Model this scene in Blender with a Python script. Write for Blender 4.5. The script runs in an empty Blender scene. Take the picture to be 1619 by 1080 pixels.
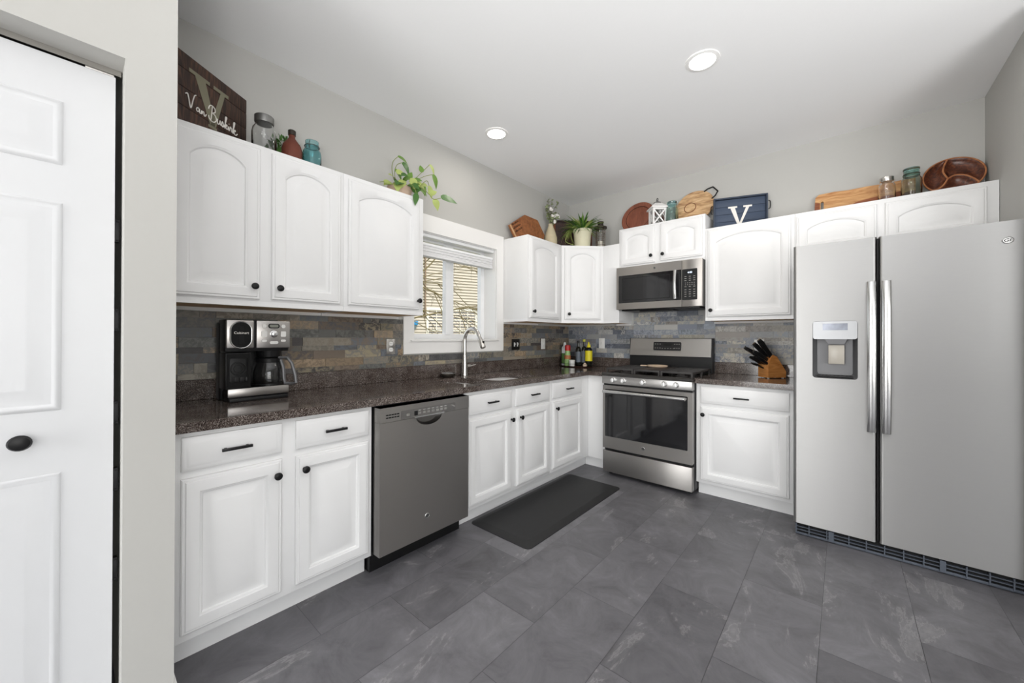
import bpy, bmesh, math, random
from mathutils import Vector, Matrix
R_ = random.Random(7)
sc = bpy.context.scene
col = sc.collection
V = Vector
PI = math.pi

# ------------------------------------------------------------------ camera
def make_camera():
    a, t, r = [math.radians(k) for k in (40.8266, 0.2013, 0.1722)]
    F = V((-math.sin(a)*math.cos(t), math.cos(a)*math.cos(t), math.sin(t)))
    Rt = V((math.cos(a), math.sin(a), 0)); U = Rt.cross(F)
    R2 = Rt*math.cos(r)+U*math.sin(r); U2 = -Rt*math.sin(r)+U*math.cos(r)
    cd = bpy.data.cameras.new('camera'); cam = bpy.data.objects.new('camera', cd); col.objects.link(cam)
    cd.sensor_width = 36; cd.sensor_fit = 'HORIZONTAL'; cd.lens = 36*603.35/1619
    cd.shift_x = -(811.45-809.5)/1619; cd.shift_y = -(540-531.6)/1619
    cd.clip_start = .02; cd.clip_end = 200
    M = Matrix((R2, U2, -F)).transposed().to_4x4(); M.translation = V((2.445, -3.8232, 1.2288))
    cam.matrix_world = M
    sc.camera = cam
make_camera()

# ------------------------------------------------------------------ world, sun, daylight, exposure
sc.view_settings.view_transform = 'Standard'
sc.view_settings.look = 'None'
sc.view_settings.exposure = 0.3
sc.view_settings.gamma = 1
sc.view_settings.use_curve_mapping = False
w = bpy.data.worlds.new('sky'); sc.world = w; w.use_nodes = True
nt = w.node_tree; sky = nt.nodes.new('ShaderNodeTexSky'); sky.sky_type = 'NISHITA'; sky.sun_disc = False
sky.sun_elevation = math.radians(48); sky.sun_rotation = math.radians(80)
hs_n = nt.nodes.new('ShaderNodeHueSaturation'); hs_n.inputs['Saturation'].default_value = .35
nt.links.new(sky.outputs[0], hs_n.inputs['Color']); nt.links.new(hs_n.outputs[0], nt.nodes['Background'].inputs[0]); nt.nodes['Background'].inputs[1].default_value = .26

def light(name, kind, loc, rot, energy, color=(1, 1, 1), **kw):
    l = bpy.data.lights.new(name, kind); o = bpy.data.objects.new(name, l); col.objects.link(o)
    o.location = loc; o.rotation_euler = rot; l.energy = energy; l.color = color
    for k, v in kw.items(): setattr(l, k, v)
    return o
light('sun', 'SUN', (8, -4, 12), (math.radians(36), 0, math.radians(80)), 1.5, (1, .96, .88), angle=.01)
DAY = (1.0, .995, .985)
# daylight lamps at unseen rear windows and an east opening added for fill
for cx, en in ((1.45, 82), (5.3, 28)):
    light('daylight_fill', 'AREA', (cx, -7.12, 1.3), (math.radians(90), 0, 0), en, DAY, shape='RECTANGLE', size=1.6, size_y=2.2)
light('daylight_fill', 'AREA', (6.12, -4.6, 1.25), (math.radians(90), 0, math.radians(90)), 42, DAY, shape='RECTANGLE', size=2.6, size_y=2.1)
# unseen fill lamps added to brighten the ceiling, as a bounced flash would
light('ceiling_fill', 'AREA', (3.3, -5.3, 1.0), (math.radians(180), 0, 0), 40, (1, .997, .992), shape='DISK', size=2.2)
def aim(o, p): o.rotation_euler = (V(p)-o.location).to_track_quat('-Z', 'Y').to_euler()
aim(light('ceiling_fill', 'SPOT', (2.85, -4.25, 1.3), (0, 0, 0), 125, (1, 1, 1), spot_size=math.radians(106), spot_blend=1, shadow_soft_size=.3), (2.2, -3.0, 2.78))
aim(light('ceiling_fill', 'SPOT', (3.9, -2.5, 1.25), (0, 0, 0), 72, (1, 1, 1), spot_size=math.radians(120), spot_blend=1, shadow_soft_size=.3), (2.3, -1.35, 2.78))  # unseen spot beside the view, added to lift the far ceiling

# ------------------------------------------------------------------ materials
def srgb(r, g, b):
    f = lambda c: (c/255/12.92 if c/255 <= .04045 else ((c/255+.055)/1.055)**2.4)
    return (f(r), f(g), f(b), 1)
MATS = {}
def mat(name, color, rough=.5, metal=0, trans=0, noise=.04, scale=30, bump=0, ior=1.45, coat=0, stretch=None, emit=0, spec=None):
    m = bpy.data.materials.new(name); m.use_nodes = True; t = m.node_tree; p = t.nodes['Principled BSDF']
    p.inputs['Roughness'].default_value = rough; p.inputs['Metallic'].default_value = metal
    p.inputs['Transmission Weight'].default_value = trans; p.inputs['IOR'].default_value = ior
    p.inputs['Coat Weight'].default_value = coat
    if spec is not None: p.inputs['Specular IOR Level'].default_value = spec
    tc = t.nodes.new('ShaderNodeTexCoord'); mp = t.nodes.new('ShaderNodeMapping'); n = t.nodes.new('ShaderNodeTexNoise')
    t.links.new(tc.outputs['Object'], mp.inputs[0]); t.links.new(mp.outputs[0], n.inputs['Vector'])
    n.inputs['Scale'].default_value = scale; n.inputs['Detail'].default_value = 4
    if stretch: mp.inputs['Scale'].default_value = stretch
    mx = t.nodes.new('ShaderNodeMix'); mx.data_type = 'RGBA'
    a = tuple(c*(1-noise) for c in color[:3])+(1,); b = tuple(min(1, c*(1+noise)) for c in color[:3])+(1,)
    mx.inputs[6].default_value = a; mx.inputs[7].default_value = b
    t.links.new(n.outputs['Fac'], mx.inputs[0]); t.links.new(mx.outputs[2], p.inputs['Base Color'])
    if bump:
        bp = t.nodes.new('ShaderNodeBump'); bp.inputs['Strength'].default_value = bump; bp.inputs['Distance'].default_value = .002
        t.links.new(n.outputs['Fac'], bp.inputs['Height']); t.links.new(bp.outputs[0], p.inputs['Normal'])
    if emit:
        p.inputs['Emission Color'].default_value = color; p.inputs['Emission Strength'].default_value = emit
    m.diffuse_color = color
    MATS[name] = m
    return m
def ramp(t, fac, stops):
    r = t.nodes.new('ShaderNodeValToRGB'); e = r.color_ramp.elements
    while len(e) < len(stops): e.new(.5)
    for k, (p, c) in zip(e, stops): k.position = p; k.color = c
    t.links.new(fac, r.inputs[0]); return r.outputs[0]

WHITE = mat('cabinet_paint', srgb(234, 234, 234), .38, noise=.012, scale=12)
TRIM = mat('trim_paint', srgb(240, 239, 237), .35, noise=.01, scale=12)
WALL = mat('wall_paint', srgb(187, 186, 182), .75, noise=.012, scale=60, bump=.05)
CEIL = mat('ceiling_paint', srgb(243, 243, 243), .85, noise=.01, scale=80, bump=.05)
DOORW = mat('door_paint', srgb(212, 213, 215), .4, noise=.01, scale=20)
BLACK = mat('black_plastic', srgb(22, 22, 23), .38, noise=.1, spec=.35)
MATTE = mat('matte_black', srgb(30, 30, 31), .5, .3, noise=.1)
GAP = mat('dark_void', srgb(10, 10, 11), .8)
IRON = mat('cast_iron', srgb(62, 60, 59), .55, .2, noise=.2, scale=120, bump=.1)
STEEL = mat('slate_steel', (.40, .385, .37, 1), .34, 1, noise=.03, scale=18, stretch=(1, 1, 60))
STEELF = mat('fridge_steel', (.39, .387, .383, 1), .42, 1, noise=.03, scale=18, stretch=(1, 1, 60))
CHROME = mat('chrome', (.64, .64, .635, 1), .2, 1, noise=.02)
NICKEL = mat('brushed_nickel', (.62, .60, .57, 1), .25, 1, noise=.03)
SINKM = mat('sink_steel', (.66, .66, .66, 1), .22, 1, noise=.05, scale=60)
DGLASS = mat('dark_glass', srgb(30, 30, 32), .06, .0, noise=.02, spec=.8)
GLASS = mat('clear_glass', (.99, 1, 1, 1), .02, trans=1, noise=.01)
TEALG = mat('teal_glass', srgb(176, 222, 226), .04, trans=1, noise=.03)
AQUAG = mat('aqua_glass', srgb(222, 240, 236), .04, trans=1, noise=.03)
SMOKE = mat('smoky_glass', srgb(240, 241, 242), .03, trans=1, noise=.02)
PLASTW = mat('white_plastic', srgb(235, 235, 232), .35)
OAKUNDER = mat('maple_underside', srgb(222, 184, 136), .5, noise=.14, scale=9, stretch=(1, 8, 1))
EMITW = mat('lamp_diffuser', (1, .96, .9, 1), .5, emit=9)

def wood(name, c1, c2, rough=.45, sc_=(4, 4, 40), dist=3.0, c3=None):
    m = bpy.data.materials.new(name); m.use_nodes = True; t = m.node_tree; p = t.nodes['Principled BSDF']
    tc = t.nodes.new('ShaderNodeTexCoord'); mp = t.nodes.new('ShaderNodeMapping'); mp.inputs['Scale'].default_value = sc_
    n = t.nodes.new('ShaderNodeTexNoise'); n.inputs['Scale'].default_value = 1.6; n.inputs['Detail'].default_value = 6; n.inputs['Distortion'].default_value = dist*.3
    t.links.new(tc.outputs['Object'], mp.inputs[0]); t.links.new(mp.outputs[0], n.inputs['Vector'])
    o = ramp(t, n.outputs['Fac'], [(.3, c1), (.5, c3 or tuple((a+b)/2 for a, b in zip(c1, c2))), (.7, c2)])
    t.links.new(o, p.inputs['Base Color']); p.inputs['Roughness'].default_value = rough
    m.diffuse_color = c1; return m
W_DARK = wood('barn_wood', srgb(38, 25, 20), srgb(92, 62, 46), .7, (60, 60, 6), c3=srgb(58, 40, 32))
W_WALNUT = wood('dark_walnut', srgb(38, 20, 16), srgb(66, 36, 26), .45, (4, 4, 30))
W_CHERRY = wood('cherry_edge', srgb(96, 50, 26), srgb(140, 80, 44), .45)
W_HEX = wood('carved_board', srgb(120, 70, 38), srgb(166, 106, 62), .5, (14, 14, 14))
W_CHARGER = wood('red_brown_plate', srgb(118, 66, 48), srgb(146, 86, 64), .5, (30, 6, 6))
W_ROUND = wood('mango_wood', srgb(158, 116, 80), srgb(226, 194, 152), .5, (6, 26, 26), 2, srgb(206, 168, 124))
W_LONG = wood('light_acacia', srgb(176, 118, 70), srgb(222, 176, 122), .45, (5, 30, 30))
W_LONGR = wood('reddish_acacia', srgb(112, 60, 38), srgb(164, 98, 62), .45, (5, 30, 30))
W_BOWL = wood('acacia_bowl', srgb(52, 28, 20), srgb(124, 70, 44), .32, (22, 22, 22), 6, srgb(88, 46, 30))
W_BOWLRIM = wood('acacia_rim', srgb(150, 92, 56), srgb(190, 128, 84), .35, (20, 20, 20))
W_BLOCK = wood('knife_block_wood', srgb(168, 104, 50), srgb(206, 146, 84), .4, (6, 6, 40))
W_SPOON = wood('pale_wood', srgb(206, 178, 150), srgb(228, 206, 182), .5, (10, 10, 10))
BLUEW = mat('blue_painted_wood', srgb(62, 74, 94), .6, noise=.12, scale=14, stretch=(1, 1, 12))
BLUEF = mat('blue_frame_wood', srgb(54, 64, 80), .6, noise=.12, scale=14)
SAGE = mat('sage_paint', srgb(128, 124, 104), .7, noise=.08)
IVORY = mat('white_lettering', srgb(236, 232, 226), .6)
SIGNEDGE = mat('groove', srgb(20, 14, 12), .8)
LEAF = mat('leaf_green', srgb(108, 144, 62), .45, noise=.25, scale=25)
LEAFD = mat('leaf_dark', srgb(70, 112, 48), .45, noise=.25, scale=25)
LEAFY = mat('leaf_yellow', srgb(176, 190, 110), .5, noise=.2, scale=25)
SAGELEAF = mat('sage_leaf', srgb(140, 150, 112), .6, noise=.2)
STEM = mat('stem_green', srgb(128, 140, 74), .5)
TWIG = mat('brown_twig', srgb(84, 62, 48), .7)
COTTON = mat('cotton', srgb(240, 236, 232), .9)
SOIL = mat('potting_soil', srgb(52, 40, 32), .95, noise=.3, scale=80)
CREAM = mat('cream_ceramic', srgb(216, 212, 184), .45, noise=.03)
VASEM = mat('weathered_ceramic', srgb(204, 192, 162), .6, noise=.16, scale=22)
TERRA = mat('washed_terracotta', srgb(196, 172, 152), .8, noise=.15, scale=30)
RUST = mat('rusty_copper', srgb(112, 60, 46), .55, .2, noise=.2, scale=30)
ZINC = mat('zinc_lid', srgb(130, 130, 128), .4, .8, noise=.1)
BRONZE = mat('aged_bronze', srgb(60, 54, 48), .5, .5)
WIREM = mat('wire_mesh_metal', srgb(120, 100, 84), .45, .6)
CANDLE = mat('candle_wax', srgb(232, 226, 214), .6)
MATR = mat('rubber_mat', srgb(32, 32, 33), .55, noise=.15, scale=16, stretch=(4, 1, 1), bump=.15)
VINYLW = mat('window_vinyl', srgb(246, 247, 248), .3, noise=.005)
SHADE = mat('shade_fabric', srgb(232, 232, 233), .8, noise=.02)

def granite():
    m = bpy.data.materials.new('brown_granite'); m.use_nodes = True; t = m.node_tree; p = t.nodes['Principled BSDF']
    tc = t.nodes.new('ShaderNodeTexCoord')
    v = t.nodes.new('ShaderNodeTexVoronoi'); v.inputs['Scale'].default_value = 430; t.links.new(tc.outputs['Object'], v.inputs['Vector'])
    sep = t.nodes.new('ShaderNodeSeparateColor'); t.links.new(v.outputs['Color'], sep.inputs[0])
    o1 = ramp(t, sep.outputs[0], [(.0, srgb(42, 35, 33)), (.3, srgb(64, 54, 50)), (.6, srgb(92, 81, 76)), (.85, srgb(128, 118, 112)), (.97, srgb(172, 164, 158))])
    n = t.nodes.new('ShaderNodeTexNoise'); n.inputs['Scale'].default_value = 14; n.inputs['Detail'].default_value = 6; t.links.new(tc.outputs['Object'], n.inputs['Vector'])
    o2 = ramp(t, n.outputs['Fac'], [(.35, (.62, .58, .56, 1)), (.65, (1, 1, 1, 1))])
    mx = t.nodes.new('ShaderNodeMix'); mx.data_type = 'RGBA'; mx.blend_type = 'MULTIPLY'; mx.inputs[0].default_value = 1
    t.links.new(o1, mx.inputs[6]); t.links.new(o2, mx.inputs[7]); t.links.new(mx.outputs[2], p.inputs['Base Color'])
    p.inputs['Roughness'].default_value = .09
    m.diffuse_color = srgb(62, 50, 46); return m
GRANITE = granite()

def tile_mat(name, rough, floor=False):
    m = bpy.data.materials.new(name); m.use_nodes = True; t = m.node_tree; p = t.nodes['Principled BSDF']
    tc = t.nodes.new('ShaderNodeTexCoord')
    a1 = t.nodes.new('ShaderNodeAttribute'); a1.attribute_name = 'tone'
    a2 = t.nodes.new('ShaderNodeAttribute'); a2.attribute_name = 'tone_vein'
    ad = t.nodes.new('ShaderNodeVectorMath'); ad.operation = 'MULTIPLY_ADD'; ad.inputs[1].default_value = (37, 53, 71)
    t.links.new(a2.outputs['Vector'], ad.inputs[0]); t.links.new(tc.outputs['Object'], ad.inputs[2])
    n = t.nodes.new('ShaderNodeTexNoise'); t.links.new(ad.outputs[0], n.inputs['Vector'])
    n.inputs['Detail'].default_value = 8; n.inputs['Roughness'].default_value = .6
    mx = t.nodes.new('ShaderNodeMix'); mx.data_type = 'RGBA'
    if floor:
        n.inputs['Scale'].default_value = 4.6; n.inputs['Detail'].default_value = 12; n.inputs['Distortion'].default_value = .7; n.inputs['Roughness'].default_value = .72
        hsv = t.nodes.new('ShaderNodeMix'); hsv.data_type = 'RGBA'; hsv.blend_type = 'MULTIPLY'; hsv.inputs[0].default_value = 1
        o2 = ramp(t, n.outputs['Fac'], [(.30, (.60, .59, .59, 1)), (.46, (.86, .86, .86, 1)), (.56, (1.0, 1.0, 1.0, 1)), (.70, (1.26, 1.26, 1.27, 1))])
        t.links.new(a1.outputs['Color'], hsv.inputs[6]); t.links.new(o2, hsv.inputs[7])
        # pale veins
        mp = t.nodes.new('ShaderNodeMapping'); mp.inputs['Scale'].default_value = (2.2, .9, 1); mp.inputs['Rotation'].default_value = (0, 0, .5)
        t.links.new(ad.outputs[0], mp.inputs[0])
        nv = t.nodes.new('ShaderNodeTexNoise'); nv.inputs['Scale'].default_value = 2.0; nv.inputs['Detail'].default_value = 11; nv.inputs['Roughness'].default_value = .68; nv.inputs['Distortion'].default_value = .5
        t.links.new(mp.outputs[0], nv.inputs['Vector'])
        ov = ramp(t, nv.outputs['Fac'], [(.56, (0, 0, 0, 1)), (.60, (.06, .06, .06, 1)), (.612, (.34, .34, .34, 1)), (.628, (.08, .08, .08, 1)), (.75, (.34, .34, .34, 1))])
        t.links.new(ov, mx.inputs[0]); t.links.new(hsv.outputs[2], mx.inputs[6]); mx.inputs[7].default_value = srgb(178, 176, 176)
    else:
        n.inputs['Scale'].default_value = 24; n.inputs['Distortion'].default_value = 1.6; n.inputs['Roughness'].default_value = .72
        o = ramp(t, n.outputs['Fac'], [(.46, (0, 0, 0, 1)), (.55, (1, 1, 1, 1))])
        mm = t.nodes.new('ShaderNodeMath'); mm.operation = 'MULTIPLY'; mm.inputs[1].default_value = .85
        t.links.new(o, mm.inputs[0]); t.links.new(mm.outputs[0], mx.inputs[0])
        a3 = t.nodes.new('ShaderNodeAttribute'); a3.attribute_name = 'tone_second'
        t.links.new(a1.outputs['Color'], mx.inputs[6]); t.links.new(a3.outputs['Color'], mx.inputs[7])
    t.links.new(mx.outputs[2], p.inputs['Base Color'])
    p.inputs['Roughness'].default_value = rough
    bp = t.nodes.new('ShaderNodeBump'); bp.inputs['Strength'].default_value = .12 if floor else .35; bp.inputs['Distance'].default_value = .002
    t.links.new(n.outputs['Fac'], bp.inputs['Height']); t.links.new(bp.outputs[0], p.inputs['Normal'])
    m.diffuse_color = srgb(95, 95, 97); return m
FLOORM = tile_mat('slate_vinyl_floor', .42, True)
SLATE = tile_mat('slate_ledger_tile', .38)

def pane_mat():
    m = bpy.data.materials.new('window_glass'); m.use_nodes = True; t = m.node_tree; t.nodes.clear()
    o = t.nodes.new('ShaderNodeOutputMaterial'); tr = t.nodes.new('ShaderNodeBsdfTransparent'); gl = t.nodes.new('ShaderNodeBsdfGlossy')
    gl.inputs['Roughness'].default_value = .02; mx = t.nodes.new('ShaderNodeMixShader'); fr = t.nodes.new('ShaderNodeFresnel'); fr.inputs[0].default_value = 1.2
    t.links.new(fr.outputs[0], mx.inputs[0]); t.links.new(tr.outputs[0], mx.inputs[1]); t.links.new(gl.outputs[0], mx.inputs[2]); t.links.new(mx.outputs[0], o.inputs[0])
    return m
PANE = pane_mat()

def brush(m, rough=.42):
    t = m.node_tree; p = t.nodes['Principled BSDF']; c = t.nodes.new('ShaderNodeCombineXYZ'); c.inputs[2].default_value = 1
    t.links.new(c.outputs[0], p.inputs['Tangent']); p.inputs['Anisotropic'].default_value = .85; p.inputs['Roughness'].default_value = rough; return m
brush(STEEL, .4); brush(STEELF, .45)

# ------------------------------------------------------------------ mesh building
I4 = Matrix.Identity(4)
def frame(o, u, n=None, v=(0, 0, 1)):
    u = V(u).normalized(); v = V(v).normalized(); n = u.cross(v).normalized()
    M = Matrix((u, v, n)).transposed().to_4x4(); M.translation = V(o); return M
class B:
    def __init__(s, M=I4): s.bm = bmesh.new(); s.M = M
    def _v(s, p): return s.bm.verts.new(s.M @ V(p))
    def box(s, a, b, bev=0, seg=2):
        x0, y0, z0 = [min(p, q) for p, q in zip(a, b)]; x1, y1, z1 = [max(p, q) for p, q in zip(a, b)]
        vs = [s._v(p) for p in ((x0, y0, z0), (x1, y0, z0), (x1, y1, z0), (x0, y1, z0), (x0, y0, z1), (x1, y0, z1), (x1, y1, z1), (x0, y1, z1))]
        fs = [s.bm.faces.new([vs[i] for i in f]) for f in ((3, 2, 1, 0), (4, 5, 6, 7), (0, 1, 5, 4), (1, 2, 6, 5), (2, 3, 7, 6), (3, 0, 4, 7))]
        if bev:
            es = set(e for f in fs for e in f.edges)
            bmesh.ops.bevel(s.bm, geom=list(es), offset=bev, segments=seg, affect='EDGES', profile=.5)
        return s
    def loops(s, rings, cap0=True, cap1=True, closed=True):
        vs = [[s._v(p) for p in r] for r in rings]; n = len(vs[0])
        for a, b in zip(vs, vs[1:]):
            for i in range(n if closed else n-1):
                j = (i+1) % n; s.bm.faces.new((a[i], a[j], b[j], b[i]))
        if cap0: s.bm.faces.new(list(reversed(vs[0])))
        if cap1: s.bm.faces.new(vs[-1])
        return s
    def lathe(s, prof, c=(0, 0, 0), n=24, M=None, caps=True, sx=1, sy=1):
        M = M or Matrix.Translation(c); rings = []
        for r, z in prof:
            r = max(r, .0004)
            rings.append([M @ V((r*sx*math.cos(2*PI*i/n), r*sy*math.sin(2*PI*i/n), z)) for i in range(n)])
        return s.loops(rings, caps, caps)
    def tube(s, pts, r, n=8, closed=False, sq=1.0):
        pts = [V(p) for p in pts]; rad = r if isinstance(r, (list, tuple)) else [r]*len(pts); rings = []; prev = None
        for i, p in enumerate(pts):
            a = pts[i-1] if (i or closed) else p; b = pts[(i+1) % len(pts)] if (i < len(pts)-1 or closed) else p
            d = (b-a).normalized()
            if prev is None:
                x = d.orthogonal().normalized()
            else:
                x = (prev-d*prev.dot(d)); x = x.normalized() if x.length > 1e-6 else d.orthogonal().normalized()
            prev = x; y = d.cross(x)
            rings.append([p+(x*math.cos(2*PI*k/n)+y*math.sin(2*PI*k/n)*sq)*rad[i] for k in range(n)])
        if closed: rings.append(rings[0]); return s.loops(rings, False, False)
        return s.loops(rings)
    def prism(s, poly, t0, t1, M=I4):
        return s.loops([[M @ V((x, y, t0)) for x, y in poly], [M @ V((x, y, t1)) for x, y in poly]])
    def plate(s, outer, holes, t0, t1, M=I4, bev=0):
        """flat plate with holes; 2-D outlines in M's x,y and thickness along M's z"""
        b = s.bm; before = set(b.verts); es = []
        for lp in [outer]+list(holes):
            vs = [s._v(M @ V((x, y, t0))) for x, y in lp]
            es += [b.edges.new((vs[i], vs[(i+1) % len(vs)])) for i in range(len(vs))]
        g = bmesh.ops.triangle_fill(b, use_beauty=True, use_dissolve=False, edges=es)
        fs = [f for f in g['geom'] if isinstance(f, bmesh.types.BMFace)]
        ex = bmesh.ops.extrude_face_region(b, geom=fs)
        d = (s.M.to_3x3() @ (M.to_3x3() @ V((0, 0, t1-t0))))
        bmesh.ops.translate(b, vec=d, verts=[v for v in ex['geom'] if isinstance(v, bmesh.types.BMVert)])
        return s
    def quad(s, *ps): s.bm.faces.new([s._v(p) for p in ps]); return s
    def sphere(s, c, r, n=12, m=8, sc_=(1, 1, 1)):
        rings = [[V(c)+V((r*sc_[0]*math.sin(PI*j/m)*math.cos(2*PI*i/n), r*sc_[1]*math.sin(PI*j/m)*math.sin(2*PI*i/n), -r*sc_[2]*math.cos(PI*j/m))) for i in range(n)] for j in range(1, m)]
        return s.loops(rings)
WP = {}
def _link(name, b, m, smooth, parent=None):
    bm = b.bm; bmesh.ops.remove_doubles(bm, verts=bm.verts, dist=1e-6)
    bmesh.ops.recalc_face_normals(bm, faces=bm.faces)
    xs = [v.co for v in bm.verts]; lo = [min(p[i] for p in xs) for i in range(3)]; hi = [max(p[i] for p in xs) for i in range(3)]
    c = V(((lo[0]+hi[0])/2, (lo[1]+hi[1])/2, lo[2]))
    for v in bm.verts: v.co -= c
    me = bpy.data.meshes.new(name); bm.to_mesh(me); bm.free()
    if smooth is not None:
        me.polygons.foreach_set('use_smooth', [True]*len(me.polygons)); me.set_sharp_from_angle(angle=math.radians(smooth))
    me.materials.append(m)
    o = bpy.data.objects.new(name, me); col.objects.link(o); WP[o] = c
    if parent: o.parent = parent; o.location = c-WP[parent]
    else: o.location = c
    return o
def part(name, b, m, parent, smooth=35, label=None):
    o = _link(name, b, m, smooth, parent)
    if label: o['label'] = label
    return o
def thing(name, label, cat, loc, group=None):
    o = bpy.data.objects.new(name, None); col.objects.link(o); o.location = loc; o.empty_display_size = .05; WP[o] = V(loc)
    o['label'] = label; o['category'] = cat
    if group: o['group'] = group
    return o
def solo(name, b, m, label, cat, group=None, smooth=35, kind=None):
    o = _link(name, b, m, smooth); o['label'] = label; o['category'] = cat
    if group: o['group'] = group
    if kind: o['kind'] = kind
    return o
def struct(name, b, m, smooth=None, parent=None):
    o = _link(name, b, m, smooth, parent)
    if not parent: o['kind'] = 'structure'
    return o
def text(name, body, size, M, m, parent, t=.0006, align='CENTER', shear=0, sx=1.0):
    cu = bpy.data.curves.new(name, 'FONT'); cu.body = body; cu.size = size; cu.align_x = align; cu.align_y = 'CENTER'; cu.extrude = t; cu.shear = shear
    to = bpy.data.objects.new(name, cu); col.objects.link(to)
    dg = bpy.context.evaluated_depsgraph_get(); me = bpy.data.meshes.new_from_object(to.evaluated_get(dg)); bpy.data.objects.remove(to); bpy.data.curves.remove(cu)
    b = B(); b.bm.from_mesh(me); bpy.data.meshes.remove(me)
    bmesh.ops.transform(b.bm, matrix=M @ Matrix.Diagonal((sx, 1, 1, 1)), verts=b.bm.verts)
    return part(name, b, m, parent, None)
def spline(pts, k=6, closed=False):
    pts = [V(p) for p in pts]; out = []; n = len(pts)
    for i in range(n if closed else n-1):
        p0 = pts[(i-1) % n] if (closed or i) else pts[0]; p1 = pts[i]; p2 = pts[(i+1) % n]; p3 = pts[(i+2) % n] if (closed or i+2 < n) else pts[-1]
        for j in range(k):
            t = j/k; out.append(.5*((2*p1)+(p2-p0)*t+(2*p0-5*p1+4*p2-p3)*t*t+(3*p1-p0-3*p2+p3)*t**3))
    if not closed: out.append(pts[-1])
    return out
def rrect(x0, y0, x1, y1, r, n=5):
    out = []
    for cx, cy, a in ((x1-r, y0+r, -90), (x1-r, y1-r, 0), (x0+r, y1-r, 90), (x0+r, y0+r, 180)):
        for i in range(n+1):
            t = math.radians(a+90*i/n); out.append((cx+r*math.cos(t), cy+r*math.sin(t)))
    return out
def circ(cx, cy, r, n=24, ry=None): return [(cx+r*math.cos(2*PI*i/n), cy+(ry or r)*math.sin(2*PI*i/n)) for i in range(n)]

# ------------------------------------------------------------------ the room
ZC = 2.78; XR = 3.134; XE = 6.2; YB = -7.2; XCL = .81; YCL = -3.602
def tone_layer(bm):
    return [bm.faces.layers.float_color.get(k) for k in ('tone', 'tone_vein', 'tone_second')]
def floor():
    b = B(); bm = b.bm; info = []
    sw, L = .311, .63
    i0 = -6
    for i in range(-5, 20):
        x0 = 1.44+sw*(i-2); x1 = x0+sw; ph = -1.57 if i % 2 == 0 else -1.255
        j = math.floor((YB-.1-ph)/L)
        y = ph+L*j
        while y < .05:
            X0, X1, Y0, Y1 = max(x0, -.02), min(x1, XE+.02), max(y, YB-.02), min(y+L, .02)
            if X1-X0 > .01 and Y1-Y0 > .01:
                g = .0009; b.quad((X0+g, Y0+g, 0), (X1-g, Y0+g, 0), (X1-g, Y1-g, 0), (X0+g, Y1-g, 0))
                info.append((R_.uniform(.84, 1.16), R_.random(), R_.random(), R_.random()))
            y += L
    ta = srgb(108, 107, 111)
    b.quad((-.02, YB, -.0012), (XE, YB, -.0012), (XE, .02, -.0012), (-.02, .02, -.0012)); info.append((.42, 0, 0, 0))
    o = None
    bm.faces.ensure_lookup_table()
    cols = [(tuple(c*k for c in ta[:3])+(1,), (r, g, h, 1)) for k, r, g, h in info]
    bmesh.ops.translate(bm, vec=(0, 0, 0), verts=bm.verts)
    me = bpy.data.meshes.new('floor'); bm.to_mesh(me); bm.free()
    for nm, k in (('tone', 0), ('tone_vein', 1)):
        at = me.attributes.new(nm, 'FLOAT_COLOR', 'FACE')
        for d, c in zip(at.data, cols): d.color = c[k]
    me.materials.append(FLOORM); o = bpy.data.objects.new('floor', me); col.objects.link(o); o['kind'] = 'structure'
    b2 = B(); b2.box((-.02, YB, -.12), (XE, .02, -.004)); struct('floor_slab', b2, GAP)
floor()
def wall_plate(name, M, outer, holes, t, m=WALL):
    b = B(); b.plate(outer, holes, -t, 0, M); return struct(name, b, m)
# window opening in the left wall
WY0, WY1, WZ0, WZ1 = -2.147, -1.245, 1.213, 2.045
wall_plate('wall_left', frame((0, 0, 0), (0, 1, 0)), [(-3.60, 0), (.12, 0), (.12, ZC), (-3.60, ZC)], [[(WY0, WZ0), (WY1, WZ0), (WY1, WZ1), (WY0, WZ1)]], .2)
wall_plate('wall_back', frame((0, 0, 0), (1, 0, 0)), [(0, 0), (XR+.12, 0), (XR+.12, ZC), (0, ZC)], [], .12)
b = B(); b.box((XR, -1.02, 0), (XR+.12, -.0005, ZC)); struct('wall_right', b, WALL)
b = B(); b.box((XR+.12, -1.02, 0), (XE, -.9, ZC)); struct('wall_dining', b, WALL)
# closet wall: faces the kitchen (+x), with the bifold opening
OY0, OY1, OZ = -4.95, -3.721, 2.066
b = B(); b.plate([(YB, 0), (YCL, 0), (YCL, ZC), (YB, ZC)], [[(OY0, .0005), (OY1, .0005), (OY1, OZ), (OY0, OZ)]], -.115, 0, frame((XCL, 0, 0), (0, 1, 0)))
b.box((-.2, YCL-.114, 0), (XCL-.1155, YCL, ZC)); struct('wall_closet', b, WALL)
b = B(); b.box((-.2, YB, 0), (-.1, YCL-.116, ZC)); struct('wall_closet_inside', b, GAP)
b = B(); b.box((-.2, YB, ZC), (XE+.1, .12, ZC+.1)); struct('ceiling', b, CEIL)
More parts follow.
